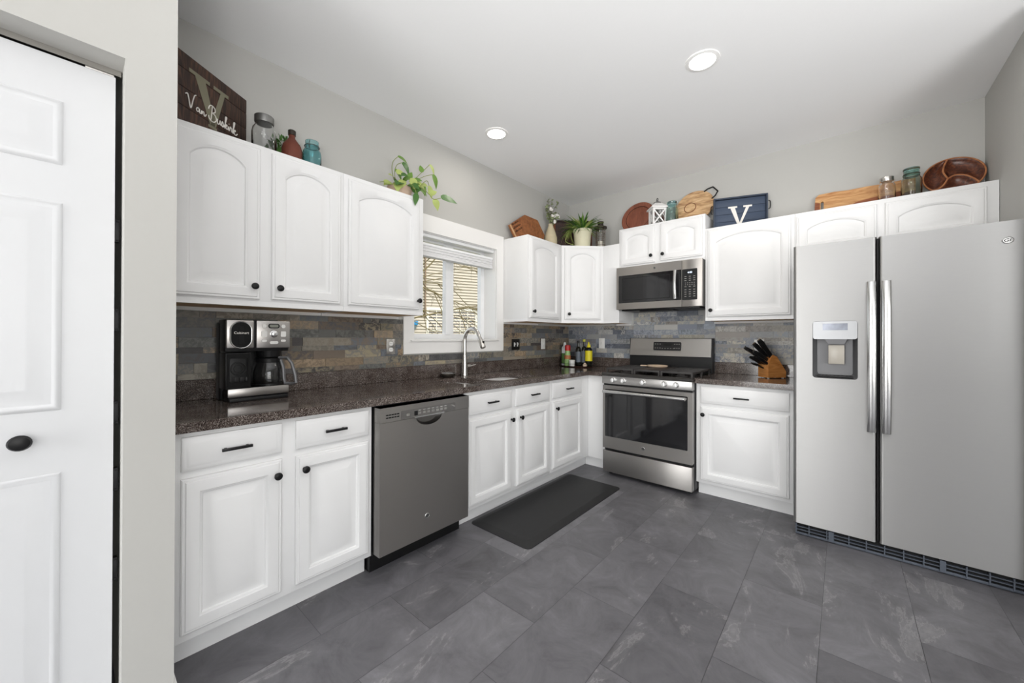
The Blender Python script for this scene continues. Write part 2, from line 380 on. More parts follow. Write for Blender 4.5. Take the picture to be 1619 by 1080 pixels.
# behind the camera: wall with three windows, east wall with an opening added for fill
hs = [[(cx-.8, .2), (cx+.8, .2), (cx+.8, 2.4), (cx-.8, 2.4)] for cx in (-5.3, -1.45)]
wall_plate('wall_rear', frame((0, YB, 0), (-1, 0, 0)), [(-XE-.1, 0), (.2, 0), (.2, ZC), (-XE-.1, ZC)], hs, .12)
wall_plate('wall_east', frame((XE, 0, 0), (0, -1, 0)), [(.9, 0), (-YB, 0), (-YB, ZC), (.9, ZC)], [[(3.3, .2), (5.9, .2), (5.9, 2.3), (3.3, 2.3)]], .12)
for k, cx in enumerate((1.45, 5.3)):
    b = B(); Mf = frame((cx, YB, 1.3), (-1, 0, 0))
    b.plate([(-.88, -1.18), (.88, -1.18), (.88, 1.18), (-.88, 1.18)], [[(-.79, -1.09), (.79, -1.09), (.79, 1.09), (-.79, 1.09)]], .001, .02, Mf)
    o = struct('window_%d' % (k+2), b, VINYLW)
    b = B(); b.box((cx-.79, YB-.05, 1.28), (cx+.79, YB-.02, 1.32)); struct('meeting_rail', b, VINYLW, parent=o)
    b = B(); b.quad((cx-.8, YB-.06, .2), (cx+.8, YB-.06, .2), (cx+.8, YB-.06, 2.4), (cx-.8, YB-.06, 2.4)); struct('pane', b, PANE, parent=o)
# baseboard of the closet wall, wrapping its end
b = B()
b.prism([(0, 0), (.012, 0), (.012, .07), (.006, .085), (0, .088)], 0, abs(YCL-OY1)-.02, Matrix(((1, 0, 0, XCL), (0, 0, -1, YCL), (0, 1, 0, 0), (0, 0, 0, 1))))
b.box((.55, YCL+.0005, 0), (XCL+.012, YCL+.012, .088), .003)
struct('baseboard_closet', b, TRIM)

# bifold closet door
def panel_door(M, w, h, t, panels, m):
    b = B(M)
    b.box((0, 0, -t), (w, h, 0))
    for (x0, y0, x1, y1) in panels:
        prof = [(0, .0004), (.006, .004), (.014, .0035), (.02, -.0002), (.028, -.0002), (.06, .0045), (.066, .0045)]
        rings = [[(x0+i, y0+i, z+.0002), (x1-i, y0+i, z+.0002), (x1-i, y1-i, z+.0002), (x0+i, y1-i, z+.0002)] for i, z in prof]
        b.loops(rings)
    return b
dr = bpy.data.objects.new('door_1', None); col.objects.link(dr); dr['kind'] = 'structure'; dr.location = (.728, -3.737, .02); WP[dr] = V(dr.location)
XD = .728
lw = .60
pls = [(.12, .11, lw-.105, .82), (.12, 1.0, lw-.105, 1.60), (.12, 1.71, lw-.105, 1.895)]
for k, y1 in enumerate((-3.737, -3.737-lw-.004)):
    Mx = frame((XD, y1-lw, .015), (0, 1, 0))
    lf = part('leaf', panel_door(Mx, lw, 2.02, .034, pls, DOORW), DOORW, dr)
    if k == 0:
        b = B(); Mk = frame((XD, -3.914, .938), (0, 1, 0))
        b.lathe([(.012, 0), (.013, .003), (.007, .008), (.007, .018), (.018, .024), (.0215, .031), (.018, .038), (.008, .041)], M=Mk, sx=1.05, n=20)
        part('knob', b, BLACK, lf)
        for z in (1.56, 1.28, .99, .78, .50):
            b = B(); b.box((XD-.03, -3.7365, z-.035), (XD-.008, -3.726, z+.035), .001); b.sphere((XD-.006, -3.731, z+.03), .003); b.sphere((XD-.006, -3.731, z-.03), .003)
            part('hinge', b, MATTE, lf)
b = B(); b.box((XD-.03, OY0+.01, OZ-.018), (XD-.012, OY1-.003, OZ-.0005)); b.tube([(XD-.01, -3.80, OZ-.024), (XD-.01, -3.74, OZ-.024)], .004)
part('track', b, NICKEL, dr)
# ------------------------------------------------------------------ slate backsplash
def backsplash(name, M, areas, palette, seed, label):
    rr = random.Random(seed); b = B(M); cols = []
    def rows(z0, z1):
        z = z0; out = []
        while z < z1-.004:
            h = rr.choice((.03, .05, .05)); h = min(h, z1-z)
            if z1-z-h < .012: h = z1-z
            out.append((z, z+h)); z += h
        return out
    for (u0, u1, z0, z1, holes) in areas:
        for (a, c) in rows(z0, z1):
            u = u0-rr.uniform(0, .1)
            while u < u1:
                L = rr.choice((.06, .1, .15, .2, .2, .27))*rr.uniform(.85, 1.15); ua, ub = max(u, u0), min(u+L, u1); u += L
                if ub-ua < .006: continue
                segs = [(ua, ub)]
                for (h0, h1, g0, g1) in holes:
                    if c > g0+.001 and a < g1-.001:
                        ns = []
                        for p, q in segs:
                            if q <= h0 or p >= h1: ns.append((p, q)); continue
                            if p < h0: ns.append((p, h0))
                            if q > h1: ns.append((h1, q))
                        segs = ns
                for p, q in segs:
                    if q-p < .004: continue
                    t = rr.uniform(.007, .0115); k0 = len(b.bm.faces)
                    b.box((p+.0004, a+.0004, .0005), (q-.0004, c-.0004, t))
                    c1, c2 = rr.choice(palette), rr.choice(palette); kk = rr.uniform(.78, 1.3)
                    k2 = rr.uniform(.6, 1.3); c2 = tuple(x*k2 for x in c2[:3])+(1,)
                    if rr.random() < .25: c2 = tuple(x*.6 for x in c1[:3])+(1,)
                    for _ in range(len(b.bm.faces)-k0): cols.append((tuple(x*kk for x in c1[:3])+(1,), (rr.random(), rr.random(), rr.random(), 1), c2))
                    rr.random()
    bm = b.bm; me = bpy.data.meshes.new(name); bmesh.ops.recalc_face_normals(bm, faces=bm.faces); bm.to_mesh(me); bm.free()
    for k, nm in enumerate(('tone', 'tone_vein', 'tone_second')):
        at = me.attributes.new(nm, 'FLOAT_COLOR', 'FACE')
        for d, c in zip(at.data, cols): d.color = c[k]
    me.materials.append(SLATE); o = bpy.data.objects.new(name, me); col.objects.link(o)
    o['label'] = label; o['category'] = 'tile'; return o
S = srgb
PL = [S(92, 92, 92), S(112, 113, 109), S(152, 134, 112), S(146, 128, 104), S(116, 104, 92), S(150, 140, 118), S(102, 106, 112), S(148, 142, 130), S(82, 78, 77), S(132, 124, 112), S(118, 117, 115), S(108, 108, 104), S(128, 122, 112)]  # same slate on both walls; this palette has the dimmer, warmer light mixed in
PB = [S(178, 172, 158), S(98, 103, 114), S(176, 174, 170), S(134, 139, 148), S(164, 164, 162), S(116, 121, 132), S(170, 164, 152), S(144, 138, 132), S(128, 135, 144), S(152, 154, 156), S(142, 149, 160)]  # slate of the other wall with bluish reflected daylight put into the colours
SPL = 1.014
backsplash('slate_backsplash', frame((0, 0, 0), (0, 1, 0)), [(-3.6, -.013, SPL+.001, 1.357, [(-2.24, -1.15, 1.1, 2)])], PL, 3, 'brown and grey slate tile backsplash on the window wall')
backsplash('slate_backsplash', frame((0, 0, 0), (1, 0, 0)), [(.013, .80, SPL+.001, 1.357, []), (.80, 1.57, .93, 1.49, []), (1.57, 2.19, SPL+.001, 1.357, [])], PB, 5, 'slate tile backsplash behind the range with bluish daylight in its colour')

# ------------------------------------------------------------------ cabinets
def raised(b, x0, y0, x1, y1, arch=0, t=.02, stile=.058, K=14, m=None):
    w = x1-x0; h = y1-y0
    def ring(i, z, a):
        xa, xb, ya, yb = x0+i, x1-i, y0+i, y1-i
        pts = [(xa, ya, z), (xb, ya, z)]
        for k in range(K+1):
            s = 1-2*k/K; pts.append((xa+(xb-xa)*(1-k/K), yb-a+a*(math.sqrt(max(0, 1-(s*.86)**2))-.5103)/.4897 if a else yb, z))
        return pts
    st = min(stile, w*.2, h*.25); a = arch
    rs = [(0, .001, 0), (0, .011, 0), (.004, .0145, 0), (.011, .0152, 0), (.014, .019, 0), (.019, t, 0), (st-.006, t, a), (st-.002, t-.003, a), (st+.002, t-.004, a), (st+.006, t-.011, a), (st+.014, t-.012, a), (st+.046, t-.0015, a*.92), (st+.049, t-.0005, a*.92)]
    b.loops([ring(*r) for r in rs])
def knob(M, u, v, parent, n0=.02):
    b = B(M @ Matrix.Translation((u, v, n0-.0005)))
    b.lathe([(.008, 0), (.0085, .002), (.0055, .006), (.0055, .013), (.011, .017), (.0155, .021), (.0155, .026), (.011, .0295), (.004, .0305)], n=20)
    part('knob', b, BLACK, parent)
def pull(M, u, v, parent, n0=.02, L=.1):
    b = B(M); b.box((u-L/2, v-.0055, n0+.016), (u+L/2, v+.0055, n0+.026), .0015)
    for s in (-1, 1): b.box((u+s*L*.36-.004, v-.004, n0-.0005), (u+s*L*.36+.004, v+.004, n0+.0165))
    part('handle', b, BLACK, parent)
def drawer_front(M, x0, y0, x1, y1, parent, pl=None):
    b = B(M); rs = [(0, .001), (0, .011), (.005, .0145), (.012, .0152), (.018, .0185), (.026, .02)]
    b.loops([[(x0+i, y0+i, z), (x1-i, y0+i, z), (x1-i, y1-i, z), (x0+i, y1-i, z)] for i, z in rs])
    d = part('drawer', b, WHITE, parent)
    if pl: pull(M, pl[0], pl[1], d)
def door(M, x0, y0, x1, y1, parent, kn=None, arch=0, name='door'):
    b = B(M); raised(b, x0, y0, x1, y1, arch); d = part(name, b, WHITE, parent)
    if kn: knob(M, kn[0], kn[1], d)
    return d
ZB = .876; TK = .105
def base_cabinet(label, M, u0, u1, drawers, doors, group='white base cabinets', depth=.6):
    b = B(M); b.box((u0, TK, -depth), (u1, ZB-.0005, 0), .001)
    o = M @ V(((u0+u1)/2, 0, -depth/2)); t = thing('base_cabinet', label, 'cabinet', o, group)
    part('body', b, WHITE, t)
    b = B(M); b.box((u0, 0, -.085), (u1, TK-.0005, -.068)); part('toe_kick', b, WHITE, t)
    for d in drawers: drawer_front(M, d[0], d[1], d[2], d[3], t, d[4])
    for d in doors: door(M, d[0], d[1], d[2], d[3], t, d[4])
    return t
ML = frame((.61, 0, 0), (0, 1, 0))
base_cabinet('two-door white base cabinet below the coffee maker', ML, -3.595, -2.8125,
    [(-3.56, .732, -3.23, .857, (-3.395, .793)), (-3.174, .732, -2.834, .857, (-3.008, .793))],
    [(-3.56, .134, -3.23, .704, (-3.252, .642)), (-3.174, .134, -2.834, .702, (-3.142, .642))])
base_cabinet('white sink base cabinet with two doors under the faucet', ML, -2.1795, -1.2345,
    [(-2.147, .722, -1.726, .852, (-1.943, .789)), (-1.681, .722, -1.256, .852, (-1.471, .789))],
    [(-2.147, .13, -1.728, .697, (-1.74, .636)), (-1.674, .13, -1.256, .697, (-1.636, .636))])
base_cabinet('single-door white base cabinet between the sink cabinet and the corner', ML, -1.2335, -.002,
    [(-1.211, .722, -.747, .850, (-.977, .786))], [(-1.211, .134, -.735, .695, (-1.168, .636))])
MBk = frame((0, -.61, 0), (1, 0, 0))
base_cabinet('single-door white base cabinet between range and refrigerator', MBk, 1.5735, 2.19,
    [(1.608, .724, 2.169, .854, (1.886, .787))], [(1.607, .131, 2.168, .701, (1.628, .640))])
t = thing('base_filler', 'plain white filler panel between corner base cabinet and range', 'cabinet', (.705, -.4, 0), 'white base cabinets')
b = B(); b.box((.6115, -.609, TK), (.80, -.003, ZB-.0005), .001); part('body', b, WHITE, t)
b = B(); b.box((.545, -.54, 0), (.80, -.525, TK-.0005)); part('toe_kick', b, WHITE, t)

ZU0, ZU1, DU = 1.375, 2.155, .307
def wall_box(t, M, u0, u1, z0, z1, depth=DU):
    b = B(M); b.box((u0, z0+.026, -depth), (u1, z1, 0), .0008)
    b.box((u0, z0, -.02), (u1, z0+.026, 0)); b.box((u0, z0, -depth), (u0+.016, z0+.026, -.02)); b.box((u1-.016, z0, -depth), (u1, z0+.026, -.02))
    b.box((u0+.001, z0-.016, -depth), (u1-.001, z0+.026, -depth+.018)); part('body', b, WHITE, t)
    b = B(M); b.box((u0+.0165, z0+.0015, -depth+.0185), (u1-.0165, z0+.0255, -.0205)); part('underside', b, OAKUNDER, t, label='bare maple underside')
def wall_cabinet(label, M, u0, u1, doors, z0=ZU0, z1=ZU1, arch=.05, group='white wall cabinets'):
    t = thing('wall_cabinet', label, 'cabinet', M @ V(((u0+u1)/2, z0, -DU/2)), group)
    wall_box(t, M, u0, u1, z0, z1)
    for d in doors: door(M, d[0], d[1], d[2], d[3], t, d[4], arch)
    return t
MU = frame((.308, 0, 0), (0, 1, 0)); MUB = frame((0, -.308, 0), (1, 0, 0))
wall_cabinet('two-door white wall cabinet above the coffee maker', MU, -3.595, -2.8205, [(-3.556, 1.408, -3.231, 2.133, (-3.258, 1.468)), (-3.181, 1.412, -2.842, 2.133, (-3.151, 1.468))])
wall_cabinet('single-door white wall cabinet left of the kitchen window', MU, -2.8195, -2.28, [(-2.796, 1.412, -2.317, 2.131, (-2.332, 1.468))])
wall_cabinet('single-door white wall cabinet right of the kitchen window', MU, -1.154, -.6125, [(-1.13, 1.41, -.666, 2.133, (-1.096, 1.468))])
t = thing('wall_cabinet', 'white diagonal corner wall cabinet under the potted plant', 'cabinet', (.25, -.25, ZU0), 'white wall cabinets')
pol = [(.001, -.0008), (.001, -.611), (.308, -.611), (.611, -.308), (.611, -.0008)]
b = B(); b.prism(pol, ZU0+.026, ZU1)
def inset_strip(b, p, q, w, z0, z1):
    p = V((*p, 0)); q = V((*q, 0)); d = (q-p).normalized(); n = V((-d.y, d.x, 0))
    b.prism([(p.x, p.y), (q.x, q.y), (q.x+n.x*w, q.y+n.y*w), (p.x+n.x*w, p.y+n.y*w)], z0, z1)
for i in range(5): inset_strip(b, pol[i], pol[(i+1) % 5], .018, ZU0, ZU0+.0258)
part('body', b, WHITE, t)
b = B(); b.prism([(.02, -.02), (.02, -.592), (.30, -.592), (.592, -.30), (.592, -.02)], ZU0+.0015, ZU0+.0255); part('underside', b, OAKUNDER, t, label='bare maple underside')
MD = frame((.308, -.611, 0), (1, 1, 0))
door(MD, .03, 1.41, .398, 2.131, t, (.072, 1.465), .05)
t = thing('wall_filler', 'plain white filler box between corner wall cabinet and microwave', 'cabinet', (.7, -.15, ZU0), 'white wall cabinets')
wall_box(t, MUB, .612, .781, ZU0, ZU1)
wall_cabinet('short two-door white wall cabinet raised above the microwave', MUB, .782, 1.5605, [(.804, 1.93, 1.136, 2.268, (1.108, 1.989)), (1.186, 1.933, 1.54, 2.27, (1.214, 1.988))], 1.897, 2.288, .038)
wall_cabinet('single-door white wall cabinet above the knife block', MUB, 1.5615, 2.1745, [(1.583, 1.407, 2.151, 2.135, (1.61, 1.461))])
wall_cabinet('wide short white wall cabinet above the refrigerator', MUB, 2.1755, 3.132, [(2.186, 1.86, 2.616, 2.125, None), (2.656, 1.86, 3.085, 2.125, None)], 1.83, 2.155, .045)

# ------------------------------------------------------------------ countertops
CT0, CT1 = ZB, .914
def counter(label, outer, holes, splash, loc):
    t = thing('countertop', label, 'countertop', loc)
    b = B(); b.plate(outer, holes, CT0, CT1)
    part('worktop', b, GRANITE, t)
    for s in splash:
        b = B(); b.box(*s, bev=.0015, seg=1); part('backsplash_ledge', b, GRANITE, t)
SL = rrect(.155, -2.085, .555, -1.845, .06); SR_ = rrect(.155, -1.805, .555, -1.30, .08)
ctr = [(.001, -3.597), (.637, -3.597), (.637, -.637), (.8035, -.637), (.8035, -.001), (.001, -.001)]
counter('long dark brown granite countertop under the window', ctr, [SL, SR_],
    [((.0005, -3.578, CT1+.0005), (.021, -.0215, SPL)), ((.0005, -.021, CT1+.0005), (.8035, -.0005, SPL)), ((.0005, -3.597, CT1+.0005), (.628, -3.5785, SPL))], (.3, -2, CT0))
counter('short dark granite countertop holding the knife block', [(1.569, -.637), (2.195, -.637), (2.195, -.001), (1.569, -.001)], [],
    [((1.569, -.021, CT1+.0005), (2.195, -.0005, SPL))], (1.88, -.3, CT0))

# sink
t = thing('sink', 'stainless double-bowl sink set under the granite countertop', 'sink', (.35, -1.7, .70))
for (x0, y0, x1, y1, r, d) in ((.155, -2.085, .555, -1.845, .06, .16), (.155, -1.805, .555, -1.30, .08, .19)):
    b = B(); rings = []
    for i, z in ((-.012, CT0-.001), (-.002, CT0-.001), (0, CT0-.004), (.006, CT0-d*.85), (.03, CT0-d)):
        rings.append([(x, y, z) for x, y in rrect(x0+i, y0+i, x1-i, y1-i, r, 6)])
    b.loops(rings, False, True); bw = part('bowl', b, SINKM, t)
    b = B(); b.lathe([(.042, 0), (.04, .003), (.028, .001), (.01, .002)], ((x0+x1)/2, (y0+y1)/2, CT0-d+.0005)); part('drain', b, CHROME, bw)
# faucet
t = thing('faucet', 'tall brushed nickel gooseneck faucet behind the sink', 'faucet', (.062, -1.683, CT1))
b = B(); b.lathe([(.029, 0), (.029, .006), (.025, .02), (.0235, .10), (.019, .15), (.0165, .17)], (.062, -1.683, CT1+.0005)); part('base', b, NICKEL, t)
pts = [(.062, -1.683, 1.075), (.062, -1.683, 1.16)]+[(.062+.088*(1-math.cos(a)), -1.683, 1.21+.088*math.sin(a)) for a in [PI*k/14*.93 for k in range(15)]]
b = B(); b.tube(pts, .0152, 14); part('spout', b, NICKEL, t)
e = V(pts[-1]); dv = (V(pts[-1])-V(pts[-2])).normalized(); dv = (dv+V((.22, 0, 0))).normalized()
b = B(); b.tube([e-dv*.004, e+dv*.004, e+dv*.03, e+dv*.085, e+dv*.095], [.0155, .0175, .0195, .0225, .02], 16); hd = part('spray_head', b, NICKEL, t)
b = B(); b.box((-.004, -.008, -.016), (.004, .008, .016), .002); bmesh.ops.transform(b.bm, matrix=Matrix.Translation(e+dv*.055+V((.02, 0, .003))), verts=b.bm.verts); part('spray_button', b, BLACK, hd)
b = B(); b.tube([(.066, -1.66, .988), (.066, -1.625, .988)], .0135, 14); b.tube([(.066, -1.628, .988), (.068, -1.605, .99), (.07, -1.565, .996)], [.009, .006, .005], 10); part('lever', b, NICKEL, t)
# strainer on the ledge behind the sink
t = thing('sink_caddy', 'small dark wire sink caddy left of the faucet', 'caddy', (.08, -1.875, CT1))
b = B(); b.lathe([(.034, 0), (.048, .012), (.052, .03), (.050, .03), (.046, .013), (.03, .003)], (.082, -1.875, CT1+.0005), sy=1.3, n=18); part('basket', b, BRONZE, t)
b = B(); b.tube([(.082+.052*math.cos(a), -1.875+.0676*math.sin(a), CT1+.031) for a in [2*PI*k/24 for k in range(24)]], .003, 6, True); part('rim', b, CHROME, t)
# ------------------------------------------------------------------ dishwasher
def badge(M, r, parent):
    b = B(M); b.lathe([(r, 0), (r, .002), (r*.86, .0035), (r*.8, .002)], n=24); k = part('badge', b, CHROME, parent)
    b = B(M); b.lathe([(r*.78, .002), (r*.76, .0026)], n=24); part('badge_face', b, STEEL, k) if False else None
    text('monogram', 'GE', r*1.15, M @ Matrix.Translation((0, 0, .0034)), MATTE, parent, .0003, shear=.25)
def dishwasher():
    y0, y1 = -2.8085, -2.1835
    t = thing('dishwasher', 'slate steel dishwasher between two white base cabinets', 'dishwasher', (.35, -2.5, 0))
    b = B(); b.box((.03, y0+.003, .1), (.61, y1-.003, .872)); b.box((.03, y0+.006, .001), (.578, y1-.006, .0995)); part('cabinet', b, BLACK, t)
    Md = frame((.675, 0, 0), (0, 1, 0))
    cy = -2.497; scoop = [(cy+.088*math.cos(a), .787+.05*math.sin(a)*-1) for a in [PI*k/16 for k in range(17)]]
    b = B(); b.plate([(y0+.005, .112), (y1-.017, .112), (y1-.017, .789), (cy+.0885, .789), ] + [(p[0], p[1]) for p in scoop] + [(cy-.0885, .789), (y0+.005, .789)], [], -.06, 0, Md)
    d = part('door', b, STEEL, t)
    b = B(); b.plate([(y0+.005, .7905), (y1-.017, .7905), (y1-.017, .866), (y0+.005, .866)], [], -.06, .002, Md)
    cp = part('control_panel', b, STEEL, t)
    b = B(Md); rings = []
    for s, n in ((1.0, -.004), (.93, -.018), (.8, -.026)):
        rings.append([(cy+.088*s*math.cos(a), .789-.05*s*math.sin(a), n) for a in [PI*k/16 for k in range(17)]]+[(cy, .789, n)])
    b.loops(rings, False, True); part('handle_pocket', b, mat('pocket_steel', (.22, .21, .2, 1), .35, 1), d)
    b = B(Md); b.plate(rrect(-2.684, .792, -2.31, .838, .004), [], .002, .0035); bz = part('button_strip', b, mat('button_strip', (.33, .32, .31, 1), .3, 1), cp)
    for y_ in [-2.575+k*.03 for k in range(7)]+[-2.65]:
        b = B(Md); b.box((y_, .806, .0035), (y_+.02, .819, .0042)); part('button', b, NICKEL, cp)
    for k in range(3):
        b = B(Md); b.sphere((-2.342+.012*k, .826-.004*k, .0037), .0028, 8, 6); part('indicator_light', b, NICKEL, cp)
    b = B(Md)
    for k in range(7): b.box((-2.573+k*.03, .826, .0035), (-2.558+k*.03, .8285, .004))
    part('legends', b, PLASTW, cp)
    b = B(Md); b.box((-2.60, .801, .0035), (-2.578, .826, .0043)); part('display', b, BLACK, cp)
    b = B(Md)
    for j in range(2):
        for k in range(5): b.box((-2.77+k*.016, .824-.014*j, .002), (-2.757+k*.016, .830-.014*j, .0032))
    part('vent', b, GAP, cp)
    b = B(Md); b.plate(rrect(-2.60, .7895, -2.40, .796, .002), [], .002, .012); part('handle_lip', b, CHROME, cp)
    badge(Md @ Matrix.Translation((-2.512, .227, 0)), .014, d)
dishwasher()
# ------------------------------------------------------------------ range
KNOBM = mat('bright_knob', (.86, .86, .855, 1), .3, .85, noise=.01)
def range_():
    x0, x1 = .805, 1.567
    t = thing('gas_range', 'slate steel gas range with five knobs and oven window', 'range', (1.186, -.35, 0))
    b = B(); b.box((x0, -.635, .03), (x1, -.023, .888), .002)
    part('body', b, mat('range_side', srgb(58, 58, 60), .4, .5), t)
    for px in (x0+.04, x1-.04):
        for py in (-.6, -.08):
            b = B(); b.lathe([(.018, 0), (.018, .006), (.01, .008), (.01, .0305)], (px, py, .0005), n=12); part('leg', b, BLACK, t)
    b = B(); b.box((x0+.002, -.688, .034), (x1-.002, -.6355, .224), .004); part('drawer', b, STEEL, t)
    b = B(); b.box((x0+.01, -.66, .2245), (x1-.01, -.6355, .2455)); part('gap_trim', b, BLACK, t)
    b = B(); b.box((x0+.004, -.672, .806), (x1-.004, -.6355, .8215)); part('vent_trim', b, BLACK, t)
    Mf = frame((0, -.69, 0), (1, 0, 0))
    b = B(); b.plate([(x0+.002, .246), (x1-.002, .246), (x1-.002, .8055), (x0+.002, .8055)], [rrect(x0+.024, .35, x1-.036, .772, .006, 3)], -.054, 0, Mf)
    d = part('oven_door', b, STEEL, t)
    b = B(Mf); b.box((x0+.0245, .3505, -.03), (x1-.0365, .7715, -.002)); part('window', b, DGLASS, d)
    b = B(); pts = [(x0+.03, -.70, .757), (x0+.03, -.735, .757)]
    n = 14
    for k in range(n+1):
        s = k/n; pts.append((x0+.03+(x1-x0-.07)*s, -.742-.012*math.sin(PI*s), .757))
    b.tube(pts[2:], .0145, 12, sq=1); b.box((x0+.03, -.745, .748), (x0+.055, -.69, .766)); b.box((x1-.065, -.745, .748), (x1-.04, -.69, .766)); part('handle', b, CHROME, d)
    badge(Mf @ Matrix.Translation((1.178, .300, 0)), .0145, d)
    # control panel
    b = B(); b.box((x0, -.702, .822), (x1, -.6355, .889), .003); cp = part('control_panel', b, mat('range_panel', (.47, .46, .45, 1), .33, 1), t)
    for kx in (.914, 1.005, 1.181, 1.357, 1.449):
        b = B(frame((kx, -.702, .857), (1, 0, 0))); b.lathe([(.024, 0), (.024, .004), (.0205, .008), (.0195, .02), (.0165, .026)], n=24); b.box((-.0045, -.0185, .01), (.0045, .0185, .032), .002)
        part('knob', b, KNOBM, cp)
    # cooktop with sloping black front edge
    b = B(); Mp = Matrix(((0, 0, 1, 0), (1, 0, 0, 0), (0, 1, 0, 0), (0, 0, 0, 1)))
    b.prism([(-.704, .8895), (-.704, .910), (-.692, .919), (-.66, .917), (-.65, .906), (-.112, .906), (-.112, .8895)], x0, x1, Mp); part('cooktop', b, mat('black_enamel', srgb(46, 44, 42), .22), t)
    z0, z1 = .9065, .957
    for gi, (ga, gb) in enumerate(((x0+.012, x0+.262), (x0+.27, x0+.492), (x0+.5, x1-.012))):
        b = B(); ya, yb = -.635, -.125
        for yy in (ya, yb): b.box((ga, yy-.006, z1-.016), (gb, yy+.006, z1), .002)
        for xx in (ga+.006, gb-.006): b.box((xx-.006, ya, z1-.016), (xx+.006, yb, z1), .002)
        for xx in (ga+.006, gb-.006):
            for yy in (ya, (ya+yb)/2, yb): b.box((xx-.007, yy-.007, z0), (xx+.007, yy+.007, z1-.004))
        if gi != 1:
            for k in range(1, 9):
                yy = ya+(yb-ya)*k/9; b.box((ga+.006, yy-.004, z1-.013), (gb-.006, yy+.004, z1+.001), .001)
            b.box(((ga+gb)/2-.005, ya, z1-.014), ((ga+gb)/2+.005, yb, z1), .001)
        part('grate', b, IRON, t)
        if gi == 1:
            b = B(); b.box((ga+.014, ya+.008, z1-.012), (gb-.014, yb-.008, z1-.001), .004); part('griddle', b, mat('griddle_metal', srgb(62, 50, 44), .4, .4), t)
        for yy in ((-.51, -.25) if gi != 1 else (-.38,)):
            b = B(); b.lathe([(.045, 0), (.045, .008), (.03, .012), (.03, .02), (.024, .023)], ((ga+gb)/2, yy, .9065)); part('burner', b, IRON, t)
    # backguard
    b = B(); b.box((x0+.002, -.104, .916), (x1-.002, -.024, 1.056)); b.box((x0, -.108, .90), (x0+.006, -.024, 1.226)); b.box((x1-.006, -.108, .90), (x1, -.024, 1.226)); bg = part('backguard', b, BLACK, t)
    b = B(); b.prism([(-.122, 1.058), (-.122, 1.065), (-.104, 1.222), (-.1, 1.226), (-.03, 1.226), (-.03, 1.058)], x0+.0065, x1-.0065, Mp); sp = part('backguard_panel', b, brush(mat('backguard_steel', (.56, .54, .515, 1), .34, 1, scale=18, stretch=(1, 1, 60))), bg)
    Mb = frame((0, -.1165, 1.14), (1, 0, 0), v=(0, .114, 1))
    b = B(Mb); b.plate(rrect(1.05, -.03, 1.305, .05, .008), [], .0, .006); part('clock_panel', b, BLACK, bg)
    b = B(Mb)
    for k in range(12):
        px = (1.07, 1.092, 1.114, 1.25, 1.27, 1.29)[k % 6]; pz = .03 if k < 6 else -.008; b.box((px-.006, pz-.003, .006), (px+.006, pz+.003, .0066))
    for k in range(5): b.box((1.13+k*.026, -.014, .006), (1.142+k*.026, -.009, .0066))
    part('legends', b, mat('panel_legend', srgb(120, 118, 114), .5), bg)
    b = B(Mb); b.box((1.145, .012, .006), (1.22, .036, .0065)); part('display', b, GAP, bg)
range_()
t = thing('spoon_rest', 'pale wooden spoon rest lying on the griddle', 'spoon rest', (1.12, -.33, .957))
Mt = Matrix.Translation((1.135, -.25, .9568)) @ Matrix.Rotation(.25, 4, 'Z')
b2 = B(); b2.lathe([(.05, 0), (.07, .004), (.076, .016), (.07, .018), (.055, .009), (.01, .008)], M=Mt, n=24, sx=1.25); part('dish', b2, W_SPOON, t)
b2 = B(Mt); b2.box((-.15, -.016, .006), (-.086, .016, .016), .003); part('handle', b2, W_SPOON, t)

